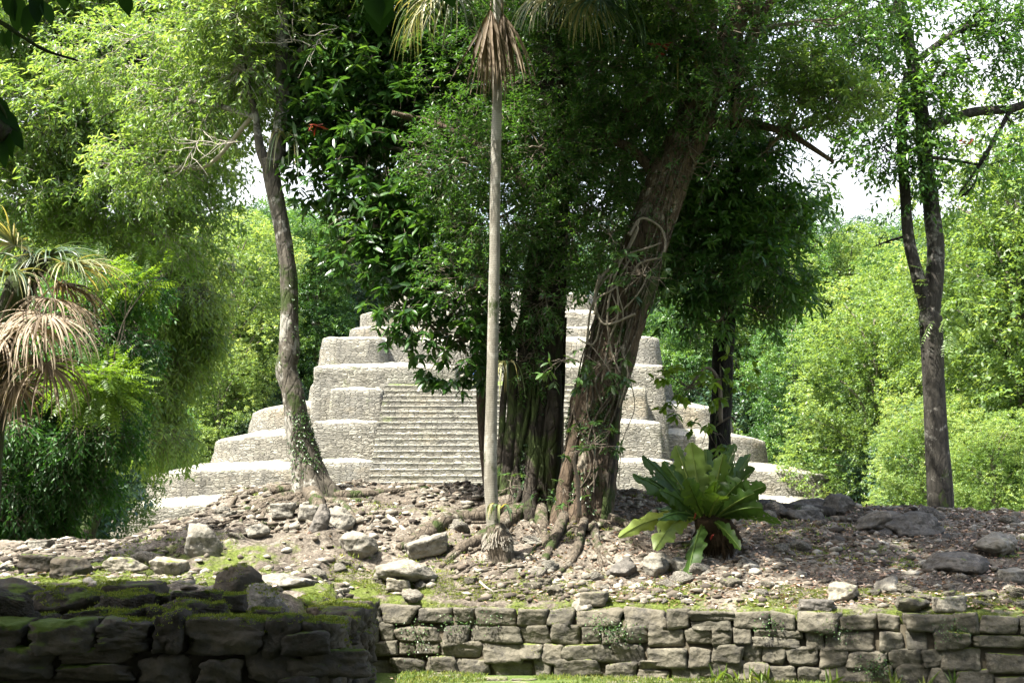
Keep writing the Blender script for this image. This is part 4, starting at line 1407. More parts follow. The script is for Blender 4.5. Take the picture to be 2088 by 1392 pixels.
top = np.array(P(1018, -90, Yp))
fan_frond(pb, P(1000, 20, Yp - .12), (-.02, -.1, -1), 1.2, 34, M['palmd'], spread=.33, droop=.5, w=.045, stem=P(1012, -40, Yp), base_t=.45)
fan_frond(pb, P(1024, 25, Yp - .05), (.2, -.1, -1), 1.1, 20, M['palmd'], spread=.36, droop=.5, w=.04, stem=P(1016, -40, Yp), base_t=.3)
for k, (px, py, Y, ax, R, bt) in enumerate(((885, -20, 15.6, (-.5, -.2, -.7), .95, .7), (850, -5, 15.9, (-.3, .1, -.9), .85, .5), (925, -25, 15.3, (-.1, -.4, -.9), .85, .45), (870, -60, 15.7, (-.8, .1, -.1), 1.1, .6),
                                            (1110, -90, 15.9, (.8, -.2, .1), 1.1, .4), (1060, -130, 16.9, (.2, .9, .2), 1.1, .3), (960, -200, 16.2, (-.6, .3, .8), 1.1, .4), (1060, -210, 15.6, (.4, -.2, .9), 1.1, .4))):
    fan_frond(pb, P(px, py, Y), ax, R, 34, M['palmg'], spread=1.9, droop=.9, w=.03, stem=tuple(top), base_t=bt)

# ---- second palm behind it
p2 = thing("mossy_palm", "second palm with darker rough trunk and green fronds, behind the fig", "palm", tuple(P(1150, 1000, 17.0)))
mb = MB()
tube(mb, pts_px([(1130, 1010), (1133, 700), (1148, 400), (1156, 200), (1160, 60), (1162, -60)], 18.3), [.13, .11, .09, .085, .09, .10], 20, 60, .12, 5, 8)
mb.build("trunk", M['bark3'], p2)
tp = tuple(P(1162, -50, 18.2))
for px, py, Y, ax, R, bt in ((1110, -20, 16.6, (-.4, -.4, -.8), .75, .75), (1165, -10, 16.5, (.1, -.7, -.7), .8, .85), (1270, -10, 16.5, (.5, -.1, -.8), 1.1, .12), (1225, -10, 16.4, (.3, -.4, -.9), 1.1, .2), (1310, 0, 16.8, (.6, .1, -.8), 1.1, .15), (1190, 0, 16.3, (.1, -.3, -.9), .7, .8),
                             (1330, -90, 17.2, (.9, .3, -.1), 1.1, .15), (1150, -130, 17.6, (0, .9, .2), 1.0, .3), (1140, -60, 16.5, (-.1, -.8, -.7), .7, .8)):
    fan_frond(p2, P(px, py, Y), ax, R, 36, M['palmg'], spread=1.8, droop=.95, w=.026, stem=tp, base_t=bt)

# ---- the big fig: dark fused stems
Y2 = 17.6
t2 = thing("strangler_fig", "massive dark ivy-covered fig of fused stems in the middle of the mound", "tree", tuple(P(1090, 1040, Y2)))
mb = MB()
pa, ra = tube(mb, pts_px([(1078, 1060), (1080, 1000), (1092, 900), (1105, 800), (1112, 700), (1118, 580), (1125, 430), (1130, 280), (1130, 120), (1140, -40)], Y2),
              [.42, .33, .27, .235, .22, .21, .20, .19, .17, .14], 44, 100, .22, 2.6, 13, (7, .45, 1.2))
mb.build("trunk", M['bark2'], t2)
for k, (pl, rd) in enumerate((([(1030, 1010), (1036, 930), (1045, 840), (1040, 740), (1032, 670), (1028, 560), (1000, 420)], [.10, .085, .075, .08, .07, .06, .045]),
                              ([(1050, 1020), (1058, 900), (1062, 780), (1070, 640), (1085, 520), (1120, 400)], [.09, .07, .06, .06, .06, .05]),
                              ([(1012, 1000), (1022, 900), (1028, 800), (1048, 700), (1080, 600), (1090, 480)], [.05, .045, .04, .045, .05, .05]),
                              ([(1108, 1060), (1118, 960), (1128, 860), (1132, 760)], [.15, .12, .11, .08]))):
    mb = MB(); tube(mb, pts_px(pl, Y2 - .2), rd, 18, 50, .2, 4, 40 + k)
    mb.build("stem", M['bark2'], t2)
for k, (pl, rd) in enumerate((([(1128, 330), (1200, 290), (1270, 235, 17.2), (1330, 190, 17.0)], [.11, .10, .085, .06]), ([(1128, 260), (1060, 150), (960, 60, 18)], [.1, .08, .05]), ([(1120, 430), (1020, 330), (900, 260, 17.5), (800, 230, 17.2)], [.09, .07, .05, .03]))):
    mb = MB(); tube(mb, pts_px(pl, Y2), rd, 14, 40, .2, 4, 50 + k)
    mb.build("limb", M['bark3'], t2)
ivy_on(t2, pa, ra, 0, 75, 11000, .042, M['vine'])
add_roots(t2, [([(1040, 17.4), (980, 17.2), (910, 16.9), (850, 16.5), (815, 16.2)], .15, .09), ([(1060, 17.3), (1000, 16.6), (940, 16.1), (900, 15.8)], .11, .06),
               ([(1100, 17.3), (1110, 16.6), (1120, 16.2)], .10, .05)], M['root'], 60)
A2 = [tuple(P(a, b, Y2)) for a, b in ((1112, 700), (1118, 560), (1125, 430), (1130, 280), (1130, 120), (1000, 330), (900, 260))]
tree_crown(t2, [pxblob(930, 320, 16.9, 110, 110, .55, 1.3), pxblob(1010, 450, 16.9, 110, 90, .6, 1.3), pxblob(960, 560, 17.0, 120, 60, .5, 1.2), pxblob(1100, 610, 17.0, 70, 80, .4, 1.2), pxblob(1100, 300, 16.9, 130, 120, .5, 1.1),
                pxblob(1180, 480, 17.2, 110, 110, .6), pxblob(1220, 330, 17.6, 140, 130, .8), pxblob(1220, 160, 17.6, 190, 130, 1.1), pxblob(1010, 170, 18.4, 220, 150, 1.1), pxblob(1150, -60, 18.0, 300, 120, 1.6, .9), pxblob(1080, 730, 17.3, 60, 60, .3, 1.6)],
           9000, M['fine'], 'sprigs', gap=-.04, gfreq=1.4, seed=7, attach=A2, k=10, tl=.20, L=.075, W=.026, hang=.15, limb_r=.035, full=False)
strap_plant(t2, P(1030, 745, 17.1), 18, .62, .028, M['palmg'], "strap_leaved_epiphyte", droop=1.25, spread=.9)

# ---- broad-leaved tree between the lichened trunk and the palm (hangs from the fig side)
t2b = thing("broad_leaved_tree", "dark glossy broad-leaved tree hanging in front of the pyramid's left top", "tree", tuple(P(1010, 990, 18.6)))
mb = MB()
tube(mb, pts_px([(1000, 1000), (985, 800), (1000, 660), (960, 480), (880, 300), (800, 160), (740, 0), (700, -120)], 18.5), [.10, .09, .085, .08, .075, .07, .06, .05], 16, 60, .15, 4, 71)
mb.build("trunk", M['bark3'], t2b)
for k, pl in enumerate((([(1000, 655), (940, 640), (880, 690), (920, 740)]), ([(890, 330), (780, 300), (680, 330)]), ([(930, 430), (830, 520), (800, 590)]), ([(960, 600), (920, 640), (900, 690)]))):
    mb = MB(); tube(mb, pts_px(pl, 18.2), [.045, .035, .022, .012], 9, 30, .15, 5, 75 + k)
    mb.build("limb", M['twig'], t2b)
Ab = [tuple(P(a, b, 18.3)) for a, b in ((985, 660), (960, 480), (880, 300), (830, 520), (780, 300), (800, 160), (740, 0), (920, 700))]
tree_crown(t2b, [pxblob(720, 180, 18.2, 110, 110, .6), pxblob(680, 330, 18.2, 85, 80, .45), pxblob(790, 300, 18.0, 110, 120, .6), pxblob(760, 450, 18.0, 85, 90, .5), pxblob(850, 470, 17.8, 90, 110, .5), pxblob(800, 560, 17.8, 70, 60, .4),
                 pxblob(830, 120, 18.4, 130, 110, .7), pxblob(760, 0, 18.6, 180, 90, .9), pxblob(880, 620, 17.6, 80, 45, .35), pxblob(930, 690, 17.5, 65, 70, .35, 1.3), pxblob(830, 630, 17.6, 45, 35, .3), pxblob(985, 650, 17.6, 45, 60, .3), pxblob(655, 210, 18.4, 60, 90, .5), pxblob(640, 60, 18.8, 90, 90, .6)],
           2700, M['broad'], 'sprigs', gap=-.04, gfreq=1.3, seed=9, attach=Ab, k=9, tl=.26, L=.175, W=.060, hang=.45, full=True, whorl=True, limb_r=.025)
# backing crowns that close the dark centre
# ---- the leaning brown trunk
Y3 = 17.2
t3 = thing("vine_hung_tree", "thick brown trunk leaning right, wrapped in tangled vines and blotched with pale bark", "tree", tuple(P(1180, 1095, Y3)))
mb = MB()
pc3, rc3 = tube(mb, pts_px([(1178, 1110), (1190, 1030), (1203, 950), (1212, 860), (1232, 770), (1262, 660), (1298, 560), (1335, 440), (1375, 340), (1415, 250), (1450, 160), (1500, 40), (1560, -90)], Y3),
                [.38, .34, .325, .32, .31, .30, .275, .265, .26,   .24, .19, .15, .11], 56, 150, .20, 3.4, 23, (5, .30, .5))
mb.build("trunk", M['bark3'], t3)
for k, (pl, rd) in enumerate((([(1400, 250), (1405, 190), (1430, 120), (1455, 40), (1440, -60)], [.12, .10, .07, .06, .05]), ([(1440, 190), (1510, 150), (1540, 60), (1600, -40)], [.12, .09, .075, .06]),
                              ([(1420, 260), (1500, 250), (1600, 270, 16.8), (1700, 330, 16.6)], [.08, .06, .045, .025]), ([(1360, 380), (1280, 300), (1200, 280)], [.08, .06, .03]))):
    mb = MB(); tube(mb, pts_px(pl, Y3), rd, 16, 40, .15, 4, 80 + k)
    mb.build("limb", M['bark3'], t3)
for k, (pl, r) in enumerate((([(1160, 1090), (1150, 1010), (1165, 930), (1180, 850), (1200, 770)], .10), ([(1225, 1090), (1235, 1000), (1250, 900), (1262, 800)], .09))):
    mb = MB(); tube(mb, pts_px(pl, Y3 - .22), [r * 1.3, r, r * .8, r * .5, r * .25], 18, 50, .22, 4, 90 + k)
    mb.build("buttress", M['bark3'] if k == 0 else M['bark2'], t3)
M['vinebark'] = simple('vine_bark', (.17, .15, .115), .9, .1, 30, .4)
# vines wound over the trunk
def vine(parent, pl, r, seed, Y=None):
    mb = MB(); tube(mb, pts_px(pl, Y or Y3 - .36), [r * 1.1, r * .95, r * .8], 7, 70, .15, 9, seed)
    mb.build("vine", M['vinebark'], parent)
vn = [([(1300, 640), (1230, 660), (1212, 600), (1250, 560), (1262, 640), (1238, 700), (1225, 780)], .014), ([(1280, 480), (1310, 445), (1350, 470), (1352, 520), (1300, 540), (1270, 600)], .016),
      ([(1212, 640), (1222, 570), (1262, 530), (1300, 470), (1290, 455)], .018), ([(1215, 590), (1240, 545), (1275, 520), (1320, 505), (1350, 495)], .013), ([(1200, 700), (1212, 620), (1250, 590), (1275, 560), (1270, 500)], .014),
      ([(1285, 520), (1255, 580), (1270, 640), (1262, 700), (1280, 760), (1260, 830)], .012), ([(1262, 640), (1300, 600), (1320, 560), (1300, 520)], .011), ([(1220, 560), (1212, 620), (1235, 655), (1258, 640), (1248, 600)], .012),
      ([(1245, 560), (1228, 640), (1210, 700), (1180, 690)], .010), ([(1300, 450), (1286, 500), (1262, 540), (1240, 620), (1244, 700), (1262, 760)], .016), ([(1280, 760), (1290, 830), (1272, 900), (1262, 990)], .006),
      ([(1195, 690), (1240, 745), (1262, 790)], .007)]
for k, (pl, r) in enumerate(vn):
    w = [(a + rng.normal() * 2, b, Y3 - .33 - .05 * math.sin(i * 2.1 + k)) for i, (a, b) in enumerate(pl)]
    vine(t3, w, r, 100 + k)
ivy_on(t3, pc3, rc3, 0, 50, 4200, .035, M['vine'], side=-2.4, sig=.35)
ivy_on(t3, pc3, rc3, 30, 75, 700, .04, M['vine'], side=-1.6)
ivy_on(t3, pc3, rc3, 70, 130, 1300, .05, M['vine'], side=-1.7)
add_roots(t3, [([(1150, 16.9), (1120, 16.2), (1105, 15.7), (1085, 15.3)], .075, .03), ([(1230, 17.0), (1300, 16.7), (1360, 16.4)], .07, .03), ([(1190, 16.8), (1170, 16.0), (1150, 15.6), (1120, 15.2)], .06, .03),
               ([(1210, 16.8), (1220, 16.2), (1250, 15.8)], .05, .03)], M['root'], 120)
A3 = [tuple(P(a, b, Y3)) for a, b in ((1375, 340), (1415, 250), (1450, 130), (1510, 140), (1540, 60), (1600, 270), (1500, 250), (1430, 100))]
tree_crown(t3, [pxblob(1350, 130, 17.0, 140, 150, .8), pxblob(1480, 60, 17.0, 180, 110, 1.0), pxblob(1500, 200, 16.6, 150, 80, .7), pxblob(1640, 170, 16.6, 130, 70, .7), pxblob(1730, 220, 16.6, 75, 45, .4), pxblob(1560, 310, 17.6, 90, 50, .6, .7),
                pxblob(1300, 30, 17.6, 200, 110, 1.1), pxblob(1680, 40, 17.4, 150, 90, .9), pxblob(1420, 330, 17.0, 70, 60, .4, .7), pxblob(1600, -120, 17.6, 330, 120, 1.6, .7), (-.5, 14.0, 8.2, 1.3, 1.2, .45, 3.4), (1.0, 13.5, 8.4, 1.7, 1.4, .5, 3.6), (2.8, 14.2, 8.6, 1.5, 1.3, .5, 2.6), (.8, 15.5, 9.0, 1.8, 1.2, .6, 2.6), (3.6, 15.6, 9.0, 1.6, 1.2, .6, .8)],
           9000, M['fine'], 'sprigs', gap=.0, gfreq=1.5, seed=17, attach=A3, k=10, tl=.24, L=.085, W=.032, hang=.2, limb_r=.035)
tree_crown(t3, [pxblob(1700, 195, 16.2, 95, 40, .35), pxblob(1640, 140, 16.2, 60, 40, .3), pxblob(1380, 15, 16.4, 70, 30, .3)], 420, M['sunny'], 'sprigs', name="sunlit_foliage", gap=-.2, seed=19, k=9, tl=.22, L=.09, W=.036, hang=.1)
strap_plant(t3, P(1385, 130, 16.9), 16, .95, .05, M['palmg'], "hanging_straps", droop=1.2, spread=.5)

# young leafy shoots on the trunks
def shoot(px, py, Y, n, L, mat, name, label, stem=None, r=45, hang=.3, group=None, cat="plant", W=None, whorl=True):
    c = P(px, py, Y)
    root = thing(name, label, cat, tuple(c if stem is None else P(stem[0][0], stem[0][1], Y)), group)
    bl = [(c.x, c.y, c.z, PX(r, Y), PX(r, Y) * .8, PX(r, Y) * .9, 1)]
    C, O = blob_points(bl, n, -.6)
    mb = MB()
    sprigs(mb, C, O, k=7, tl=L * 1.3, L=L, W=W or L * .36, full=True, hang=hang, whorl=whorl)
    mb.build("leaves", [mat, M['twig']], root)
    mb = MB()
    if stem:
        tube(mb, pts_px(stem + [(px, py)], Y), [.028, .024, .018, .01], 9, 24, .15, 6, 3)
    st = [[np.array(c) - (np.array(c) - q) * 0 if 0 else np.array(c), (np.array(c) + q) / 2 + rng.normal(size=3) * .02, q] for q in C]
    strands(mb, np.array(st), [.006, .004, .003], 0, .5, 4)
    mb.build("stem", M['twig'], root)
    return root
shoot(1205, 905, 16.5, 15, .11, M['vine'], "sapling", "slim pale-stemmed sapling with a tuft of bright leaves in front of the leaning brown trunk", [(1182, 1055), (1178, 985), (1172, 930)], 42, .25)
shoot(1145, 735, 16.4, 9, .12, M['vine'], "epiphyte_plant", "leafy shoot sticking out left of the vine-wrapped trunk", None, 36, .5)
shoot(1225, 745, 16.5, 14, .12, M['vine'], "epiphyte_plant", "droopy leafy epiphyte on the middle of the vine-wrapped trunk", None, 42, .6)
shoot(1310, 560, 16.5, 20, .12, M['vine'], "epiphyte_plant", "clump of green leaves on the upper trunk below the vine loops", None, 60, .4)
shoot(1245, 480, 16.6, 12, .11, M['vine'], "epiphyte_plant", "leafy clump left of the vine loops", None, 45, .3)
shoot(1405, 790, 17.6, 20, .15, M['bright'], "climbing_plant", "backlit yellow-green climber hanging left of the black trunk", [(1470, 860), (1466, 780), (1440, 750)], 62, .5, W=.075)
shoot(1440, 880, 17.6, 6, .13, M['bright'], "climbing_plant", "small bright climber sprig just above the big-leaved plant", None, 34, .4, W=.065)
shoot(1505, 750, 17.9, 4, .13, M['bright'], "climbing_plant", "few bright leaves right of the black trunk", None, 24, .4, W=.06)
shoot(1040, 995, 16.4, 14, .07, M['vine'], "ground_seedling", "small leafy seedlings at the palm's foot", None, 38, .2)
shoot(1150, 995, 16.3, 7, .08, M['vine'], "ground_seedling", "lone leafy seedling between the fig and the brown trunk", None, 30, .2)
strap_plant(None, P(1018, 1040, 15.75), 14, .42, .035, M['palmg'], "strap_leaved_plant", "strap-leaved orchid clinging to the slender palm's foot", "plant", droop=.8, spread=.7)

# ---- black trunk
t4 = thing("black_trunked_tree", "thin tree with a nearly black trunk rising behind the big-leaved plant", "tree", tuple(P(1470, 1010, 18.2)))
mb = MB()
p4, r4_ = tube(mb, pts_px([(1478, 1030), (1470, 960), (1467, 900), (1472, 800), (1476, 700), (1484, 640), (1490, 500), (1497, 350), (1500, 200), (1510, 0)], 18.2), [.18, .16, .14, .135, .135, .10, .075, .075, .07, .06], 24, 90, .20, 6, 33)
mb.build("trunk", M['bark4'], t4)
for k, pl in enumerate((([(1462, 930), (1458, 860), (1470, 820), (1468, 740)]), ([(1455, 870), (1490, 850), (1500, 862)]))):
    mb = MB(); tube(mb, pts_px([(a, b, 18.03) for a, b in pl], 18.0), [.014, .012, .01], 7, 30, .1, 5, k)
    mb.build("vine", M['root'], t4)
for k, pl in enumerate((([(1490, 540), (1440, 560), (1400, 545)]), ([(1488, 600), (1560, 560), (1620, 590)]), ([(1492, 470), (1570, 430), (1650, 420)]))):
    mb = MB(); tube(mb, pts_px(pl, 18.2), [.035, .028, .015], 8, 24, .1, 5, k)
    mb.build("limb", M['bark4'], t4)
A4 = [tuple(P(a, b, 18.2)) for a, b in ((1486, 620), (1490, 520), (1495, 400), (1500, 250), (1560, 430), (1440, 550))]
tree_crown(t4, [pxblob(1430, 550, 17.9, 100, 70, .6, .9), pxblob(1530, 550, 18.0, 110, 80, .8, .8), pxblob(1480, 360, 18.2, 110, 90, .8, .8), pxblob(1560, 330, 18.0, 60, 60, .5, .5), pxblob(1450, 460, 18.2, 110, 80, .6, 1.2), pxblob(1560, 450, 18.2, 100, 80, .6), pxblob(1620, 560, 18.0, 55, 70, .4, .6), pxblob(1480, 640, 17.8, 70, 30, .3, .8), 
                pxblob(1400, 640, 17.8, 45, 35, .3, .6), pxblob(1590, 390, 18.6, 120, 50, .5, .5), pxblob(1560, 640, 17.8, 45, 35, .3, .6)],
           1700, M['fine'], 'sprigs', gap=.2, gfreq=1.9, seed=27, attach=A4, k=10, tl=.24, L=.125, W=.042, hang=.4, full=True, limb_r=.02, mat=M['twig'])
# ---- a crown behind, filling the dark middle
t4b = thing("background_fig", "dark spreading tree crown behind the fig, riddled with small holes of sky", "tree", tuple(P(1300, 1000, 21.5)))
mb = MB()
tube(mb, pts_px([(1212, 1010), (1240, 760), (1290, 560), (1340, 340), (1310, 120), (1280, -100)], 21.5), [.2, .16, .14, .13, .11, .08], 18, 60, .15, 4, 44)
mb.build("trunk", M['bark2'], t4b)
A5 = [tuple(P(a, b, 21.5)) for a, b in ((1345, 500), (1340, 350), (1320, 200), (1300, 80))]
tree_crown(t4b, [pxblob(1150, 130, 21, 280, 190, 1.6), pxblob(1350, 250, 21, 230, 170, 1.4), pxblob(1230, 470, 21, 190, 130, 1.1), pxblob(1420, 480, 21.5, 150, 120, 1.0), pxblob(950, 260, 21.5, 210, 170, 1.4, .8), pxblob(800, 150, 22, 190, 170, 1.3, .6), pxblob(1560, 130, 21.5, 200, 150, 1.3, .8),
                 pxblob(1200, -100, 21.5, 500, 120, 1.8, .6)],
           5200, M['broad'], 'sprigs', gap=.02, gfreq=1.4, seed=37, attach=A5, k=9, tl=.30, L=.135, W=.055, hang=.3, limb_r=.05)

# ---- forked trunk on the right
Y5 = 21.0
t5 = thing("forked_tree", "tall forked tree with a dark trunk blotched white, standing alone at the right", "tree", tuple(P(1918, 1050, Y5)))
mb = MB()
p5, r5 = tube(mb, pts_px([(1920, 1070), (1917, 1000), (1910, 900), (1905, 800), (1901, 720), (1897, 650), (1890, 595)], Y5), [.20, .19, .172, .165, .165, .175, .05], 34, 80, .06, 3, 53)
mb.build("trunk", M['bark5'], t5)
for k, (pl, rd) in enumerate((([(1903, 720), (1893, 640), (1866, 545), (1852, 480), (1846, 400), (1840, 320), (1838, 230), (1850, 150)], [.13, .125, .095, .088, .082, .078, .07, .05]),
                              ([(1903, 720), (1898, 640), (1906, 560), (1908, 500), (1896, 400), (1886, 320), (1880, 240), (1862, 130), (1835, 20), (1815, -90)], [.14, .145, .135, .13, .125, .12, .11, .10, .09, .08]),
                              ([(1882, 262), (1930, 245), (1990, 228), (2060, 222), (2120, 200)], [.09, .075, .07, .065, .05]),
                              ([(1890, 250), (1850, 215), (1810, 190), (1790, 120)], [.06, .05, .04, .03]),
                              ([(2060, 225), (2030, 280), (1995, 340), (1955, 395)], [.04, .035, .03, .012]),
                              ([(1888, 320), (1930, 325), (1990, 335)], [.03, .025, .02]), ([(1862, 130), (1960, 60), (2060, 40)], [.06, .045, .03]), ([(1920, 245), (1920, 170), (1940, 120)], [.02, .016, .01]))):
    mb = MB(); tube(mb, pts_px(pl, Y5), rd, 22, 60, .08, 4, 150 + k)
    mb.build("limb", M['bark5'], t5)
A6 = [tuple(P(a, b, Y5)) for a, b in ((1850, 480), (1840, 320), (1886, 320), (1862, 130), (1835, 20), (1990, 228), (2060, 222), (1990, 335), (1960, 60), (1790, 120), (1995, 340))]
tree_crown(t5, [pxblob(1800, 300, 20.6, 90, 55, .6, .8), pxblob(1850, 230, 20.6, 80, 70, .6, .8), pxblob(1760, 110, 20.8, 100, 90, .8, .7), pxblob(1900, 170, 20.8, 70, 80, .7, .6), pxblob(1980, 130, 21, 80, 60, .7, .45), pxblob(2060, 100, 21, 70, 80, .7, .7), 
                pxblob(2060, 250, 20.8, 50, 50, .5, .6), pxblob(2000, 330, 20.8, 80, 50, .5, .35), pxblob(1960, 400, 21, 90, 50, .5, .2), pxblob(1850, 390, 20.8, 50, 70, .4, .5), pxblob(1800, 10, 21, 160, 60, .9, .8), pxblob(2040, 0, 21, 120, 60, .9, .6),
                pxblob(1790, 500, 20.9, 60, 40, .4, .12), pxblob(1990, 40, 21, 60, 40, .5, .4), pxblob(1880, 330, 20.5, 60, 50, .4, .9), pxblob(1700, 230, 21, 80, 60, .5, .4)],
           1450, M['fine'], 'sprigs', gap=.10, gfreq=1.4, seed=57, attach=A6, k=9, tl=.28, L=.115, W=.048, hang=.35, mat=M['bark4'], limb_r=.022)
tree_crown(t5, [pxblob(1935, 610, 20.9, 40, 90, .3), pxblob(1870, 600, 21.2, 30, 60, .3, .5), pxblob(1935, 740, 20.9, 20, 50, .2, .5)], 70, M['sunny'], 'pinnate', name="trunk_shoots", pairs=10, rl=.45, L=.085, W=.026)

# ---- big-leaved rosette plant
an = thing("bird_nest_anthurium", "big rosette plant with long torn leathery leaves on a brown root ball", "plant", tuple(P(1440, 1150, 15.8)))
mb = MB()
c0 = P(1455, 1095, 15.9)
rock(mb, c0, (.26, .24, .26), 301, ICO4, rough=.3)
st = []
for k in range(420):
    d = norm(rng.normal(size=3)); 
    b = np.array(c0) + d * np.array([.20, .18, .20])
    st.append([b, b + d * .03 + np.array([0, 0, -.04]), b + d * .04 + np.array([rng.normal() * .02, 0, -.09 - .06 * rng.random()])])
strands(mb, np.array(st), [.006, .005, .003], 0, .4, 4)
mb.build("root_ball", simple("fibrous_roots", (.028, .020, .011), .95, .05, 30, .7, .02), an)

def big_leaf(parent, base, tip, mid_up, w, tint, twist=0., seed=0, tear=.4, name="leaf"):
    r = np.random.default_rng(seed)
    base = np.array(base); tip = np.array(tip)
    K, Wn = 34, 8
    s = np.linspace(0, 1, K)
    m = (base + tip) / 2 + np.array([0, 0, mid_up])
    c = ((1 - s) ** 2)[:, None] * base + (2 * s * (1 - s))[:, None] * m + (s ** 2)[:, None] * tip
    t = norm(np.gradient(c, axis=0))
    view = norm(c - np.array([0, 0, EYE]))
    sd1 = norm(np.cross(t, view))                    # broad face seen at an angle
    sd1 = norm(sd1 * math.cos(twist) + np.cross(t, sd1) * math.sin(twist))
    nn = np.cross(sd1, t)
    wid = w * (np.clip(s - .08, 0, 1) ** .8 * np.clip(1.02 - s, 0, 1) ** .7) * 2.0
    wid = np.maximum(wid, .012)
    edge = np.cumsum(r.normal(size=(2, K)) * .16, 1)
    edge = 1 + .16 * np.sin(s * 30 + r.random((2, 1)) * 6) * np.clip(s * 3, 0, 1) + tear * .5 * r.normal(size=(2, K)).clip(-1.6, .4)
    u = np.linspace(-1, 1, 2 * Wn + 1)
    V = np.empty((K, 2 * Wn + 1, 3))
    for j, uu in enumerate(u):
        e = 1 + (edge[0] - 1) * abs(uu) ** 3 if uu < 0 else 1 + (edge[1] - 1) * abs(uu) ** 3
        cup = .35 * abs(uu) ** 1.4 - .06 * np.sin(s * 30 + uu * 2) * abs(uu)
        rip = .035 * np.sin(s * 46 + r.random()) * (1 - abs(uu)) 
        V[:, j] = c + sd1 * (wid * .5 * uu * e)[:, None] + nn * (wid * (cup + rip) * .5)[:, None]
    n, mm = K, 2 * Wn + 1
    i, j = np.meshgrid(np.arange(n - 1), np.arange(mm - 1), indexing='ij')
    Q = np.stack([i * mm + j, i * mm + j + 1, (i + 1) * mm + j + 1, (i + 1) * mm + j], -1).reshape(-1, 4)
    hole = r.random(len(Q)) < .02
    mb = MB().add(V.reshape(-1, 3), Q[~hole], 0, tint)
    tube(mb, [tuple(c[k] - nn[k] * .004) for k in range(0, K, 3)], [.014, .011, .004], 6, 20, 0, 1, 0, None, 0, min(1, tint + .35))
    return mb.build(name, M['anth'], parent)

B0 = (1440, 1065, 15.85)
LV = [((1378, 908), .0, 72, .55, 16.0, .2), ((1408, 902), .02, 78, .62, 15.9, -.2), ((1500, 905), .06, 62, .30, 16.1, .6), ((1310, 928), .10, 62, .12, 15.8, .8), ((1290, 968), .14, 70, .10, 15.6, .9), ((1540, 955), .12, 60, .2, 16.0, .8),
      ((1562, 990), .10, 70, .40, 15.7, .2), ((1512, 980), .08, 92, .45, 15.6, -.1), ((1555, 1035), .10, 70, .38, 15.5, .3), ((1460, 980), .02, 66, .35, 15.4, .9), ((1345, 1000), .12, 60, .25, 15.5, .9), ((1468, 1010), .08, 74, .5, 15.3, .5), ((1440, 930), .0, 60, .2, 16.3, .9),
      ((1262, 1095), .22, 48, .95, 15.4, .3), ((1335, 1120), .30, 72, .9, 15.2, .2), ((1400, 1190), .16, 60, .3, 15.1, .7), ((1592, 1068), .14, 40, .25, 15.6, .7), ((1510, 1120), .10, 40, .4, 15.2, .5), ((1345, 1060), .16, 52, .1, 15.3, .9), ((1320, 1045), .12, 66, .05, 16.2, .9), ((1530, 925), .05, 50, .2, 16.4, .5), ((1440, 915), .02, 70, .35, 16.0, .1), ((1475, 925), .03, 66, .5, 15.7, -.3), ((1352, 940), .06, 62, .2, 15.9, .4), ((1538, 1005), .06, 60, .55, 15.5, .1), ((1400, 975), .03, 64, .3, 15.5, .4), ((1495, 945), .05, 60, .15, 15.9, .6), ((1325, 975), .08, 58, .15, 15.7, .5)]
for k, (tp_, mu, w, ti, Y, tw) in enumerate(LV):
    dx = (tp_[0] - 1440) * .12
    b = P(B0[0] + dx, B0[1] - 4, B0[2])
    big_leaf(an, b, P(tp_[0], tp_[1], Y), mu, PX(w, Y) * 1.05, ti, tw, 400 + k)
for k, (a, b) in enumerate((((1418, 1050), (1412, 1044)), ((1452, 1092), (1449, 1088)))):
    mb = MB(); tube(mb, pts_px([(a[0] - 3, a[1] + 8, 15.5), (a[0], a[1], 15.45), (b[0] + 6, b[1] + 2, 15.4)], 15.4), [.004, .010, .010, .004], 8, 16, .1, 9, k)
    mb.build("fruit_spike", M['red'], an)
# broken post beside it
mb = MB()
Ys = ray_hit(1348, 1118, 15.3)
tube(mb, pts_px([(1348, 1124), (1340, 1080), (1336, 1038)], Ys), [.05, .042, .035], 16, 24, .25, 9, 5)
o = mb.build("tree_stump", M['bark5']); tag(o, "short broken grey stump left of the big-leaved plant's root ball", "stump")

# logs and fallen branches
def log(name, pl, rd, mat, label, seed):
    pl = [(a, b, ray_hit(a, b + 4, Y)) for a, b, Y in pl]
    mb = MB(); tube(mb, pts_px(pl, 0), rd, 14, 40, .2, 6, seed)
    tag(mb.build(name, mat), label, "fallen branch")
log("fallen_log", [(1545, 1032, 19.3), (1620, 1040, 19.1), (1700, 1046, 18.9)], [.075, .085, .075], M['bark5'], "thick grey log lying along the crest right of the big-leaved plant", 1)
log("fallen_branch", [(1660, 1070, 17.8), (1700, 1058, 17.7), (1735, 1060, 17.7)], [.035, .045, .03], M['root'], "crooked thick branch below the grey log", 2)
log("fallen_branch", [(1684, 1100, 16.7), (1710, 1096, 16.7), (1745, 1100, 16.7)], [.03, .035, .02], M['root'], "short pale branch in the middle of the right slope", 3)
log("fallen_branch", [(978, 1185, 14.95), (990, 1196, 14.8), (1006, 1206, 14.7)], [.014, .013, .01], M['ptwig'], "white bare stick at the foot of the slope below the palm", 4)
log("fallen_branch", [(790, 1052, 16.5), (812, 1068, 16.3), (832, 1088, 16.1)], [.03, .025, .02], M['ptwig'], "pale root-like branch leaning down the slope above the flat slab", 5)
log("fallen_branch", [(520, 1076, 16.8), (560, 1072, 16.8)], [.012, .009], M['root'], "thin dark stick left of the trunk's stones", 6)
log("fallen_branch", [(330, 1081, 17.2), (365, 1080, 17.1), (400, 1083, 17.0)], [.012, .012, .008], M['root'], "thin dark stick at the sunny left end of the mound", 7)
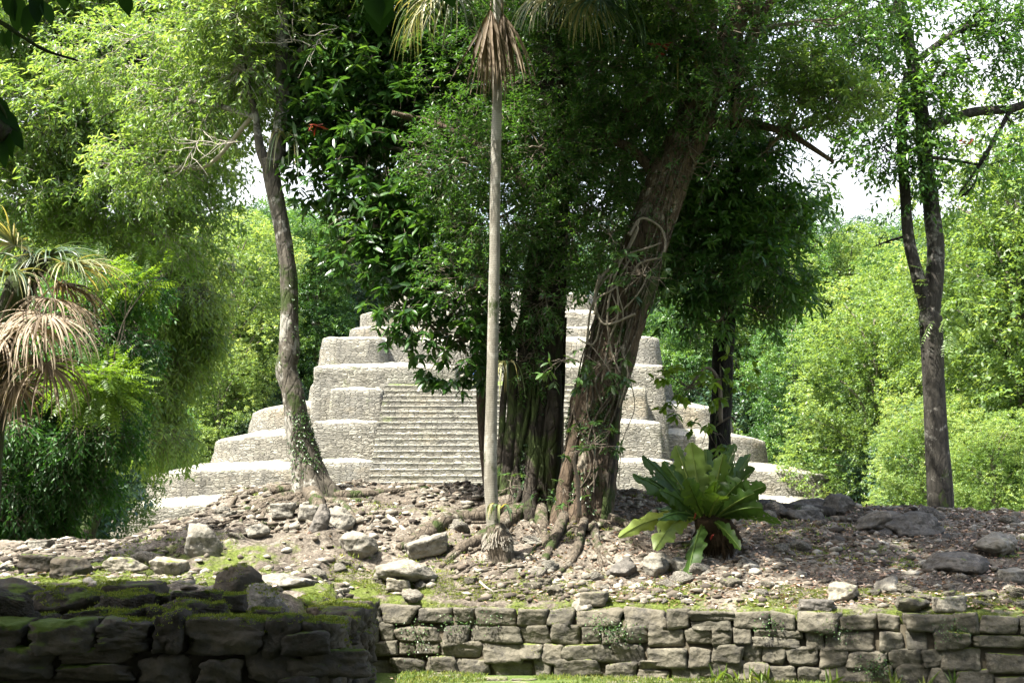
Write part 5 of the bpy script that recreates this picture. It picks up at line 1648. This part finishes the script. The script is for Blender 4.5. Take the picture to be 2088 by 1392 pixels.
log("fallen_branch", [(1755, 1145, 15.6), (1780, 1132, 15.6), (1805, 1130, 15.6)], [.016, .014, .01], M['root'], "thin curved branch in the middle of the right slope", 8)

# ---- dying palm at the left edge
Y6 = 15.5
dp = thing("dying_fan_palm", "fan palm at the left edge with a skirt of dead brown hanging fronds", "palm", tuple(P(-60, 1150, Y6)))
mb = MB()
tube(mb, pts_px([(-40, 1160), (-20, 900), (5, 700), (40, 590), (75, 520)], Y6), [.16, .15, .15, .16, .14], 24, 60, .2, 5, 9)
mb.build("trunk", M['bark2'], dp)
hd = tuple(P(62, 545, Y6))
for px, py, Y, ax, R, mat, bt, sp, dr in ((55, 660, 15.1, (.1, -.5, -.2), .95, 'palmd', .75, 1.7, 1.1), (95, 740, 15.2, (.3, -.4, -.5), .75, 'palmd', .35, 2.3, 1.1), (-10, 680, 15.2, (-.3, -.5, -.5), 1.0, 'palmd', .4, 1.8, 1.0),
                                          (20, 560, 15.2, (-.4, -.6, .1), .9, 'palmg', .55, 1.8, .8), (100, 520, 15.6, (.8, -.2, .2), .8, 'palmg', .4, 1.9, .7), (30, 500, 15.5, (-.3, -.3, .5), .75, 'palmg', .55, 1.9, .7),
                                          (-30, 520, 15.6, (-.7, -.2, .3), .9, 'palmg', .5, 1.9, .7), (140, 540, 15.5, (1, -.3, .1), .8, 'palmg', .6, 1.7, .8), (110, 610, 15.3, (.7, -.4, -.2), .7, 'palmd', .55, 1.8, .9), (85, 530, 16.2, (.6, .8, .1), .8, 'palmg', .2, 1.9, .8),
                                          (95, 640, 15.0, (.4, -.5, -.3), .8, 'palmd', .6, 1.9, 1.0), (30, 780, 15.4, (.0, -.3, -.8), .6, 'palmd', .2, 1.9, .8), (120, 580, 15.9, (.8, .3, -.1), .8, 'palmd', .3, 1.8, .9)):
    fan_frond(dp, P(px, py, Y), ax, R * 1.05, 50, M[mat], spread=sp, droop=dr, w=.032, stem=hd, base_t=bt)

# ---- overhanging boughs near the camera: a tree standing left of the viewer
nt = thing("near_tree", "nearest tree, out of frame, whose dark glossy leaves hang into the top left corner", "tree", (-6.2, 2.2, 0))
mb = MB()
tube(mb, [(-6.2, 2.2, -.1), (-6.1, 2.3, 2.5), (-5.6, 2.6, 5), (-4.6, 3.2, 7)], [.35, .27, .24, .18], 26, 60, .12, 3, 9, (5, .4, .4))
mb.build("trunk", M['bark2'], nt)
for k, pl in enumerate((([(-5.6, 2.6, 5), (-4.0, 4.2, 6.6), (-2.4, 6.0, 7.4), (-.6, 8.4, 8.0)]), ([(-5.0, 3, 6), (-3.2, 3.4, 7.6), (-.5, 4.2, 8.8), (2.5, 6.0, 9.2)]),
                        ([(-4.6, 3.2, 7), (-5.4, 5.4, 8.2), (-6.0, 8.0, 8.8), (-5.2, 10, 9.0)]), ([(-6.05, 2.4, 3.4), (-4.2, 3.4, 3.9), (-2.6, 4.2, 3.6), (-1.55, 4.2, 2.75)]), ([(-.6, 8.4, 8), (1.4, 10.2, 8.2), (3.6, 11.6, 8.4)]))):
    mb = MB(); tube(mb, pl, [.13, .09, .06, .03], 12, 40, .12, 4, 170 + k)
    mb.build("limb", M['bark2'], nt)
NB = [(-5.4, 6.6, 7.4, 1.8, 2.4, .8, 1.0), (-3.4, 7.2, 7.8, 1.6, 1.6, .7, 1.0), (-1.2, 7.6, 8.2, 1.6, 1.3, .6, 1.0), (-6.8, 9.0, 8.2, 1.8, 1.6, .8, .9), (-3.9, 5.2, 6.9, 1.3, 1.6, .6, 1.0),
      (-3.5, 1.5, 8.2, 3.2, 3.0, 1.2, 1.0), (-7.5, 4.5, 8.5, 2.5, 3.5, 1.3, 1.0), (0.5, 3.0, 9.3, 3.0, 3.0, 1.0, .8), (1.6, 10.4, 8.0, 2.2, 1.3, .5, .75), (4.2, 11.2, 8.4, 2.2, 1.2, .5, .6), (-1.0, 10.4, 8.2, 1.6, .9, .5, .6)]
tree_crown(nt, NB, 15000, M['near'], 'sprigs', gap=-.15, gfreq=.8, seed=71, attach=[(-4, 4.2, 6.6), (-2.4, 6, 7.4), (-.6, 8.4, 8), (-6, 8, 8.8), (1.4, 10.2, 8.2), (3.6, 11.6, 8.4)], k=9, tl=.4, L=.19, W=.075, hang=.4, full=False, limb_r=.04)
# leaves in view
mb = MB()
sp_ = []
def near_leaf(px, py, Y, ang, L, W, t=.5):
    """a leaf whose root is at px,py, pointing down the picture at ang (radians from straight down, to the right)"""
    D = np.array([math.sin(ang), rng.normal() * .25, -math.cos(ang)])
    sp_.append((tuple(P(px, py, Y)), D, norm(np.array([rng.normal() * .3, -1, .35 + .3 * rng.random()])), L, W, t))
for px, py, a, L_, W_ in ((15, -30, .15, 70, 34), (40, -20, -.1, 85, 30), (70, -20, .25, 80, 30), (68, 0, -.15, 75, 28), (85, 0, .5, 60, 26), (128, -40, .05, 60, 30), (20, 55, -.1, 45, 18), (5, 60, .05, 35, 14), (33, 62, .1, 32, 14), (250, -40, .1, 70, 30), (105, -45, .7, 60, 24), (160, -40, -.2, 45, 24),
                        (-8, 190, .35, 70, 26), (5, 215, .25, 90, 30), (0, 230, .6, 80, 26), (12, 260, .1, 60, 24), (-5, 250, -.1, 75, 28), (25, 265, .6, 52, 20), (-20, 210, .9, 80, 28), (0, 280, .2, 60, 24),
                        (770, -60, .02, 130, 62), (745, -40, .35, 90, 44), (915, -40, .1, 66, 40), (800, -50, -.3, 90, 44)):
    near_leaf(px, py, 4.2, a, PX(L_, 4.2) * 1.1, PX(W_, 4.2) * 1.25, rng.random() * .6)
leaves(mb, [q[0] for q in sp_], [q[1] for q in sp_], [q[2] for q in sp_], np.array([q[3] for q in sp_]), np.array([q[4] for q in sp_]), True, .12, np.array([q[5] for q in sp_]))
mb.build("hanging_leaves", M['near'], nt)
mb = MB()
tube(mb, pts_px([(-120, -20), (0, 45), (45, 75), (95, 104), (158, 124)], 4.2), [.010, .007, .006, .005, .0035], 8, 60, .35, 60, 4)
tube(mb, pts_px([(-160, 150), (-60, 160), (0, 215), (20, 262)], 4.2), [.009, .006, .004, .002], 8, 40, .3, 60, 6)
tube(mb, pts_px([(-120, -90), (60, -60), (300, -60), (560, -90), (900, -60)], 4.2), [.012, .009, .007, .006, .004], 8, 60, .3, 60, 5)
mb.build("twig", M['bark2'], nt)

def wander_roots(parent, cx, cy, n, L, r0, seed, a0=3.5, a1=5.9, mat=M['root']):
    """surface roots that creep over the ground from a trunk foot"""
    q = np.random.default_rng(seed)
    for k in range(n):
        a = a0 + (a1 - a0) * (k + q.random()) / n
        x, y = cx + math.cos(a) * .15, cy + math.sin(a) * .15
        xy = [(x, y)]
        for i in range(6):
            a += q.normal() * .38
            x += math.cos(a) * L / 6; y += math.sin(a) * L / 6
            if y < yw(x) + .35: break
            xy.append((x, y))
        if len(xy) < 3: continue
        r = r0 * (.5 + .8 * q.random())
        mb = MB(); tube(mb, [Vector((px_, py_, hz(px_, py_) + r * (.1 if i else .8))) for i, (px_, py_) in enumerate(xy)], [r, r * .75, r * .5, r * .25], 10, 30, .35, 7, seed + k)
        mb.build("root", mat, parent)
c1 = P(640, 1010, 17.9); wander_roots(t1, c1.x, 17.8, 12, 1.5, .04, 900, 2.9, 6.2)
c2 = P(1085, 1040, 17.4); wander_roots(t2, c2.x, 17.3, 6, 1.5, .032, 920, 3.2, 5.2)
c3 = P(1195, 1090, 17.0); wander_roots(t3, c3.x, 16.9, 7, 1.5, .030, 940, 3.5, 6.1)
c4 = P(1022, 1150, 15.9); wander_roots(pb, c4.x, 15.85, 7, .5, .018, 960, 3.0, 6.2)
for k in range(16):
    i0 = int(rng.integers(8, 60)); pts_ = []
    a = rng.uniform(3.4, 5.4)
    for i in range(i0, min(i0 + 50, 140), 8):
        a += rng.normal() * .35
        rr_ = rc3[i] * 1.04 + .02
        pts_.append(Vector(pc3[i]) + Vector((math.cos(a) * rr_, math.sin(a) * rr_, 0)))
    mb = MB(); tube(mb, pts_, [.012, .010, .007], 7, 70, .2, 9, 300 + k)
    mb.build("vine", M['root'], t3)
for k in range(14):
    i0 = int(rng.integers(0, 20)); pts_ = []
    a = rng.uniform(3.2, 6.0)
    for i in range(i0, min(i0 + 45, 95), 7):
        a += rng.normal() * .22
        rr_ = ra[i] * 1.05 + .02
        pts_.append(Vector(pa[i]) + Vector((math.cos(a) * rr_, math.sin(a) * rr_, 0)))
    mb = MB(); tube(mb, pts_, [.03, .022, .014], 8, 60, .25, 8, 330 + k)
    mb.build("stem", M['bark2'], t2)

# ------------------------------------------------------------------ left side trees
def simple_tree(name, label, base, trunk, rad, blobs, n, lmat, kind, group=None, bark=M['bark2'], cat="tree", mb_sub=True, limb_r=.05, gap=-.05, gfreq=.8, seed=0, **kw):
    t = thing(name, label, cat, base, group)
    mb = MB(); tube(mb, trunk, rad, 16, 50, .12, 3, seed)
    mb.build("trunk", bark, t)
    pts = [tuple(q) for q in spline(trunk, 12)[4:]]
    tree_crown(t, blobs, n, lmat, kind, gap=gap, gfreq=gfreq, seed=seed, attach=pts, limb_r=limb_r, **kw)
    return t

# big sunlit canopy over the left
Yc = 27.0
simple_tree("spreading_tree", "big tree spreading pale sunlit small-leaved foliage over the whole left side", tuple(P(-350, 1100, Yc)),
            pts_px([(-350, 1120), (-330, 800), (-200, 500), (0, 330), (180, 180), (300, 60)], Yc), [.5, .42, .36, .28, .2, .12],
            [pxblob(60, 60, 26, 190, 120, 1.6), pxblob(250, 90, 26.5, 190, 110, 1.6), pxblob(100, 250, 25.5, 170, 110, 1.5), pxblob(280, 260, 26, 170, 100, 1.4), pxblob(60, 400, 25.5, 150, 60, 1.2), pxblob(230, 400, 25.5, 160, 65, 1.2),
             pxblob(400, 160, 27, 140, 120, 1.4), pxblob(400, 340, 26.5, 100, 70, 1.0, .8), pxblob(330, 480, 26, 110, 60, 1.0, .6), pxblob(430, 430, 26.5, 60, 70, .7, .5), pxblob(150, -60, 27, 400, 100, 2.0, .7), pxblob(520, 40, 28, 130, 120, 1.2, .8), pxblob(160, 500, 26, 130, 70, 1.0, .5)],
            11500, M['sunny'], 'sprigs', bark=M['barkf'], seed=201, gap=-.02, gfreq=.7, limb_r=.06, k=10, tl=.36, L=.145, W=.052, hang=.4, mat=M['ptwig'], subs=10)
def layered(regions, n, seed, rx=62, rz=24, ry=.55):
    q = np.random.default_rng(seed)
    out = []
    for k in range(n):
        x0, x1, y0, y1, Y0, Y1, w = regions[k % len(regions)]
        px, py = q.uniform(x0, x1), q.uniform(y0, y1)
        out.append(pxblob(px, py, q.uniform(Y0, Y1), rx * q.uniform(.7, 1.3), rz * q.uniform(.7, 1.5), ry * q.uniform(.7, 1.4), w))
    return out
simple_tree("drooping_tree", "layered dark green tree drooping at the left behind the dying palm", tuple(P(120, 1100, 21)),
            pts_px([(130, 1110), (145, 950), (170, 750), (210, 520)], 21.5), [.16, .13, .1, .05],
            layered([(20, 300, 560, 700, 20.2, 22, 1), (20, 290, 700, 850, 20.2, 22, 1), (-20, 250, 850, 960, 20, 22, 1), (-40, 180, 960, 1080, 20, 21.5, 1)], 52, 5), 5200, M['feather'], 'sprigs',
            seed=211, gap=.04, gfreq=1.2, limb_r=.022, k=10, tl=.30, L=.12, W=.036, hang=.75, flat=.5, subs=3)
simple_tree("drooping_tree", "bright green leafy boughs catching the sun in front of the darker tree at the left", tuple(P(60, 1100, 19.5)),
            pts_px([(-90, 1110), (-60, 900), (80, 790), (230, 740)], 19.8), [.07, .05, .03, .012],
            layered([(170, 300, 700, 800, 19, 19.6, 1), (200, 330, 540, 640, 19.6, 20.2, 1), (120, 220, 760, 860, 19, 19.5, 1)], 10, 8, 55, 20, .35), 420, M['bright'], 'pinnate',
            seed=213, gap=-.1, gfreq=1.0, limb_r=.014, pairs=9, rl=.42, L=.10, W=.032, hang=.45, subs=4)
simple_tree("drooping_tree", "olive green tree hanging between the darker left tree and the pyramid", tuple(P(170, 1100, 30)),
            pts_px([(170, 1110), (220, 950), (290, 720), (340, 480)], 30), [.2, .17, .13, .06],
            layered([(260, 430, 460, 620, 29, 31, 1), (290, 410, 620, 760, 29, 31, 1), (260, 350, 760, 900, 29, 30.5, 1)], 34, 12, 52, 26, .8), 3600, M['lime'], 'sprigs',
            seed=215, gap=.0, gfreq=1.0, limb_r=.03, k=9, tl=.40, L=.16, W=.05, hang=.8, subs=3)

# ------------------------------------------------------------------ forest
def forest_proto(name, mat, h, w, nl, L, seed, style='round', bark=M['barkf'], low=.12):
    t = thing(name, "forest tree", "tree")
    r = np.random.default_rng(seed)
    mb = MB()
    lean = r.normal() * .05 * h
    tr = [(0, 0, -1.0), (lean * .3, 0, h * .3), (lean * .7, 0, h * .6), (lean, 0, h * .92)]
    tube(mb, tr, [h * .022, h * .017, h * .012, h * .004], 10, 30, .08, .8, seed)
    pts = np.array([tuple(q) for q in spline(tr, 16)])
    bl = []
    nb = 26 if style != 'tier' else 20
    for k in range(nb):
        f = low + (1 - low) * (k + .5) / nb
        a = k * 2.4 + r.random()
        if style == 'round': rad = w * .5 * math.sqrt(max(.1, 1 - ((f - .62) / .52) ** 2))
        elif style == 'column': rad = w * .42 * (1.1 - .55 * f)
        elif style == 'tier': rad = w * .5 * (1.08 - .75 * f)
        else: rad = w * .5 * math.sqrt(max(.08, 1 - ((f - .75) / .45) ** 2))
        c = np.array([math.cos(a) * rad * .62 * (.5 + .6 * r.random()), math.sin(a) * rad * .62 * (.5 + .6 * r.random()), h * f]) + [lean * f, 0, 0]
        br = w * (.15 + .09 * r.random())
        bz = br * (.8 if style != 'tier' else .38)
        if style == 'tier': br *= 1.3
        bl.append((c[0], c[1], c[2], br, br, bz, 1))
        i = min(15, int(f * 14))
        tube(mb, [pts[max(0, i - 2)], (pts[i] + c) / 2, c], [h * .006, h * .004, h * .002], 6, 10, .1, 1, k)
    mb.build("trunk", bark, t)
    C, O = blob_points(bl, nl, .06, .5, seed, .45)
    t0 = np.clip(.5 + .9 * fbm(C * .45, seed + 4, 3) + .14 * rng.normal(size=len(C)), 0, 1)
    mb = MB()
    k = 7
    sprigs(mb, C, O, k=k, tl=L * 2.2, L=L, W=L * .55, hang=.25, flat=.5, tint0=t0, twig=False, tv=.25)
    mb.build("crown", mat, t)
    return t

FP = [forest_proto("forest_tree", M['forest'], 24, 15, 7500, .32, 501, 'round'),
      forest_proto("forest_tree", M['lime'], 22, 14, 7500, .30, 502, 'round'),
      forest_proto("forest_tree", M['forest'], 27, 13, 7000, .34, 503, 'column'),
      forest_proto("forest_tree", M['blueg'], 24, 16, 7000, .34, 504, 'umbrella', low=.3),
      forest_proto("forest_tree", M['forest'], 18, 11, 6500, .24, 505, 'tier'),
      forest_proto("forest_tree", M['lime'], 15, 12, 8500, .20, 506, 'round', low=.03)]
BU = [forest_proto("forest_bush", M['forest'], 5, 6, 2600, .22, 511, 'round', low=.02),
      forest_proto("forest_bush", M['lime'], 4, 5, 2600, .18, 512, 'round', low=.02),
      forest_proto("forest_bush", M['blueg'], 5.5, 6, 2600, .22, 513, 'round', low=.02)]
used = set()
def put(proto, px, base_row_unused, Y, h_scale, label, group=None, cat=None, zoff=0, w=None, name=None):
    x = (px - 1044) / F * Y
    z = float(GH(np.array([x]), np.array([float(Y)]))[0]) + zoff
    sc = (w or h_scale, w or h_scale, h_scale)
    k = id(proto)
    if k not in used:
        used.add(k)
        proto.location = (x, Y, z); proto.rotation_euler = (0, 0, rng.random() * 6.28); proto.scale = sc
        o = proto
    else:
        o = dup(proto, (x, Y, z), rng.random() * 6.28, sc)
    o['label'] = label
    if group: o['group'] = group
    elif 'group' in o: del o['group']
    if cat: o['category'] = cat
    return o

def top_scale(proto_h, row, Y, x0=0, px=1044):
    """scale so that the crown top reaches picture row"""
    x = (px - 1044) / F * Y
    z = P(px, row, Y).z - float(GH(np.array([x]), np.array([float(Y)]))[0])
    return z / proto_h

PH = [24, 22, 27, 24, 18, 15]
# singled-out trees of the forest edge
single = [(1, 470, 96, 470, "yellow-green liana-draped tree left of the lichened trunk, behind the pyramid's left side"),
          (2, 640, 104, 455, "tall round forest tree behind the pyramid between the lichened trunk and the dark crown"),
          (3, 700, 112, 480, "bluish grey-green tree behind the pyramid's upper left corner"),
          (5, 447, 92, 720, "small bright tree standing at the left edge of the third terrace"),
          (0, 1640, 104, 450, "tall mid-green tree behind the pyramid's right end, its top against the sky"),
          (2, 1600, 112, 420, "tall forest tree rising just right of the dark hanging crown"),
          (4, 1640, 84, 640, "tiered tree with flat layered boughs at the right of the pyramid"),
          (5, 1785, 72, 610, "bright rounded yellow-green tree left of the forked trunk"),
          (1, 1990, 66, 520, "pale yellow-green tree just right of the forked trunk"),
          (1, 2090, 58, 300, "tall light green feathery tree at the right edge"),
          (3, 2040, 76, 560, "grey-green vine-covered tree between the two pale ones at the right"),
          (5, 1880, 56, 830, "low sunlit bush-like tree at the foot of the forked trunk's left side"),
          (5, 2020, 50, 860, "low sunlit bush-like tree at the foot of the forked trunk's right side"),
          (4, 1400, 96, 600, "layered tree in the gap between the leaning brown trunk and the black trunk")]
for k, px, Y, row, lb in single:
    s = top_scale(PH[k], row, Y, px=px)
    put(FP[k], px, 0, Y, s, lb, w=s * (1.0 if k != 5 else 1.15))
# the rest of the forest wall
r = np.random.default_rng(77)
rows = [(108, 95, 700, 7, 500), (120, -100, 900, 9, 470), (135, -100, 1000, 8, 450), (104, 1380, 1600, 3, 560), (108, 1500, 2300, 8, 520), (122, 1250, 2300, 9, 470), (140, 1000, 2400, 10, 480), (62, 2120, 2400, 3, 420), (85, 1800, 2200, 5, 560), (95, 1750, 2250, 5, 520), (60, -200, 250, 5, 560)]
for Y, a, b, n, row in rows:
    for i in range(n):
        px = a + (b - a) * (i + .5) / n + r.normal() * 12
        yy = Y + r.normal() * 3
        k = int(r.integers(0, 4))
        rw_ = row + r.normal() * 22
        if px > 1620 and px < 1880 : rw_ = max(rw_, 490)
        if 455 < px < 560: rw_ = max(rw_, 450)
        s = top_scale(PH[k], rw_, yy, px=px)
        put(FP[k], px, 0, yy, s, "one of the look-alike trees massed in the forest wall behind the pyramid", "trees of the forest wall")
for Y, a, b, n, hs in ((98, 330, 720, 8, 1.1), (92, 1480, 1800, 8, 1.1), (88, 1680, 1880, 5, 1.0), (70, 1800, 2150, 7, 1.0), (90, 1400, 1500, 3, 1.2), (110, 380, 800, 9, 1.8), (108, 1380, 1800, 9, 1.8), (86, 230, 330, 3, 1.0), (56, -100, 170, 5, 1.0), (62, 1860, 2200, 7, 1.0)):
    for i in range(n):
        px = a + (b - a) * (i + .5) / n + r.normal() * 8
        put(BU[int(r.integers(0, 3))], px, 0, Y + r.normal() * 2, hs * (.8 + .4 * r.random()), "one of the look-alike bushes along the forest edge", "bushes along the forest edge", "bush", -.3)

# red bromeliad flowers
for px, py, Y, lb in ((640, 258, 17.6, "red spray of flower leaves right of the lichened trunk's fork"), (1342, 98, 16.5, "red leaf cluster at the top left of the vine-wrapped tree"), (1972, 292, 20.4, "red-brown dead leaves caught under the horizontal branch")):
    mb = MB()
    C = np.array([tuple(P(px, py, Y))]).repeat(9, 0) + rng.normal(size=(9, 3)) * .04
    leaves(mb, C, rand_dir(9) * [1, .4, .6], rand_dir(9), .12, .035, True, .2)
    tag(mb.build("red_leaves", M['red']), lb, "leaves")

# trees standing behind the viewer close off the low sky there
for k, (x, y, h_) in enumerate(((-11, -2, .72), (-7, -9, .75), (0, -11, .72), (7, -9, .75), (12, -3, .7))):
    o = dup(FP[(0, 2, 3)[k % 3]], (x, y, -.3), k * 1.3, (h_, h_, h_ * .85))
    o['label'] = "one of the shade trees standing behind the viewer, out of the picture"
    o['group'] = "trees behind the viewer"
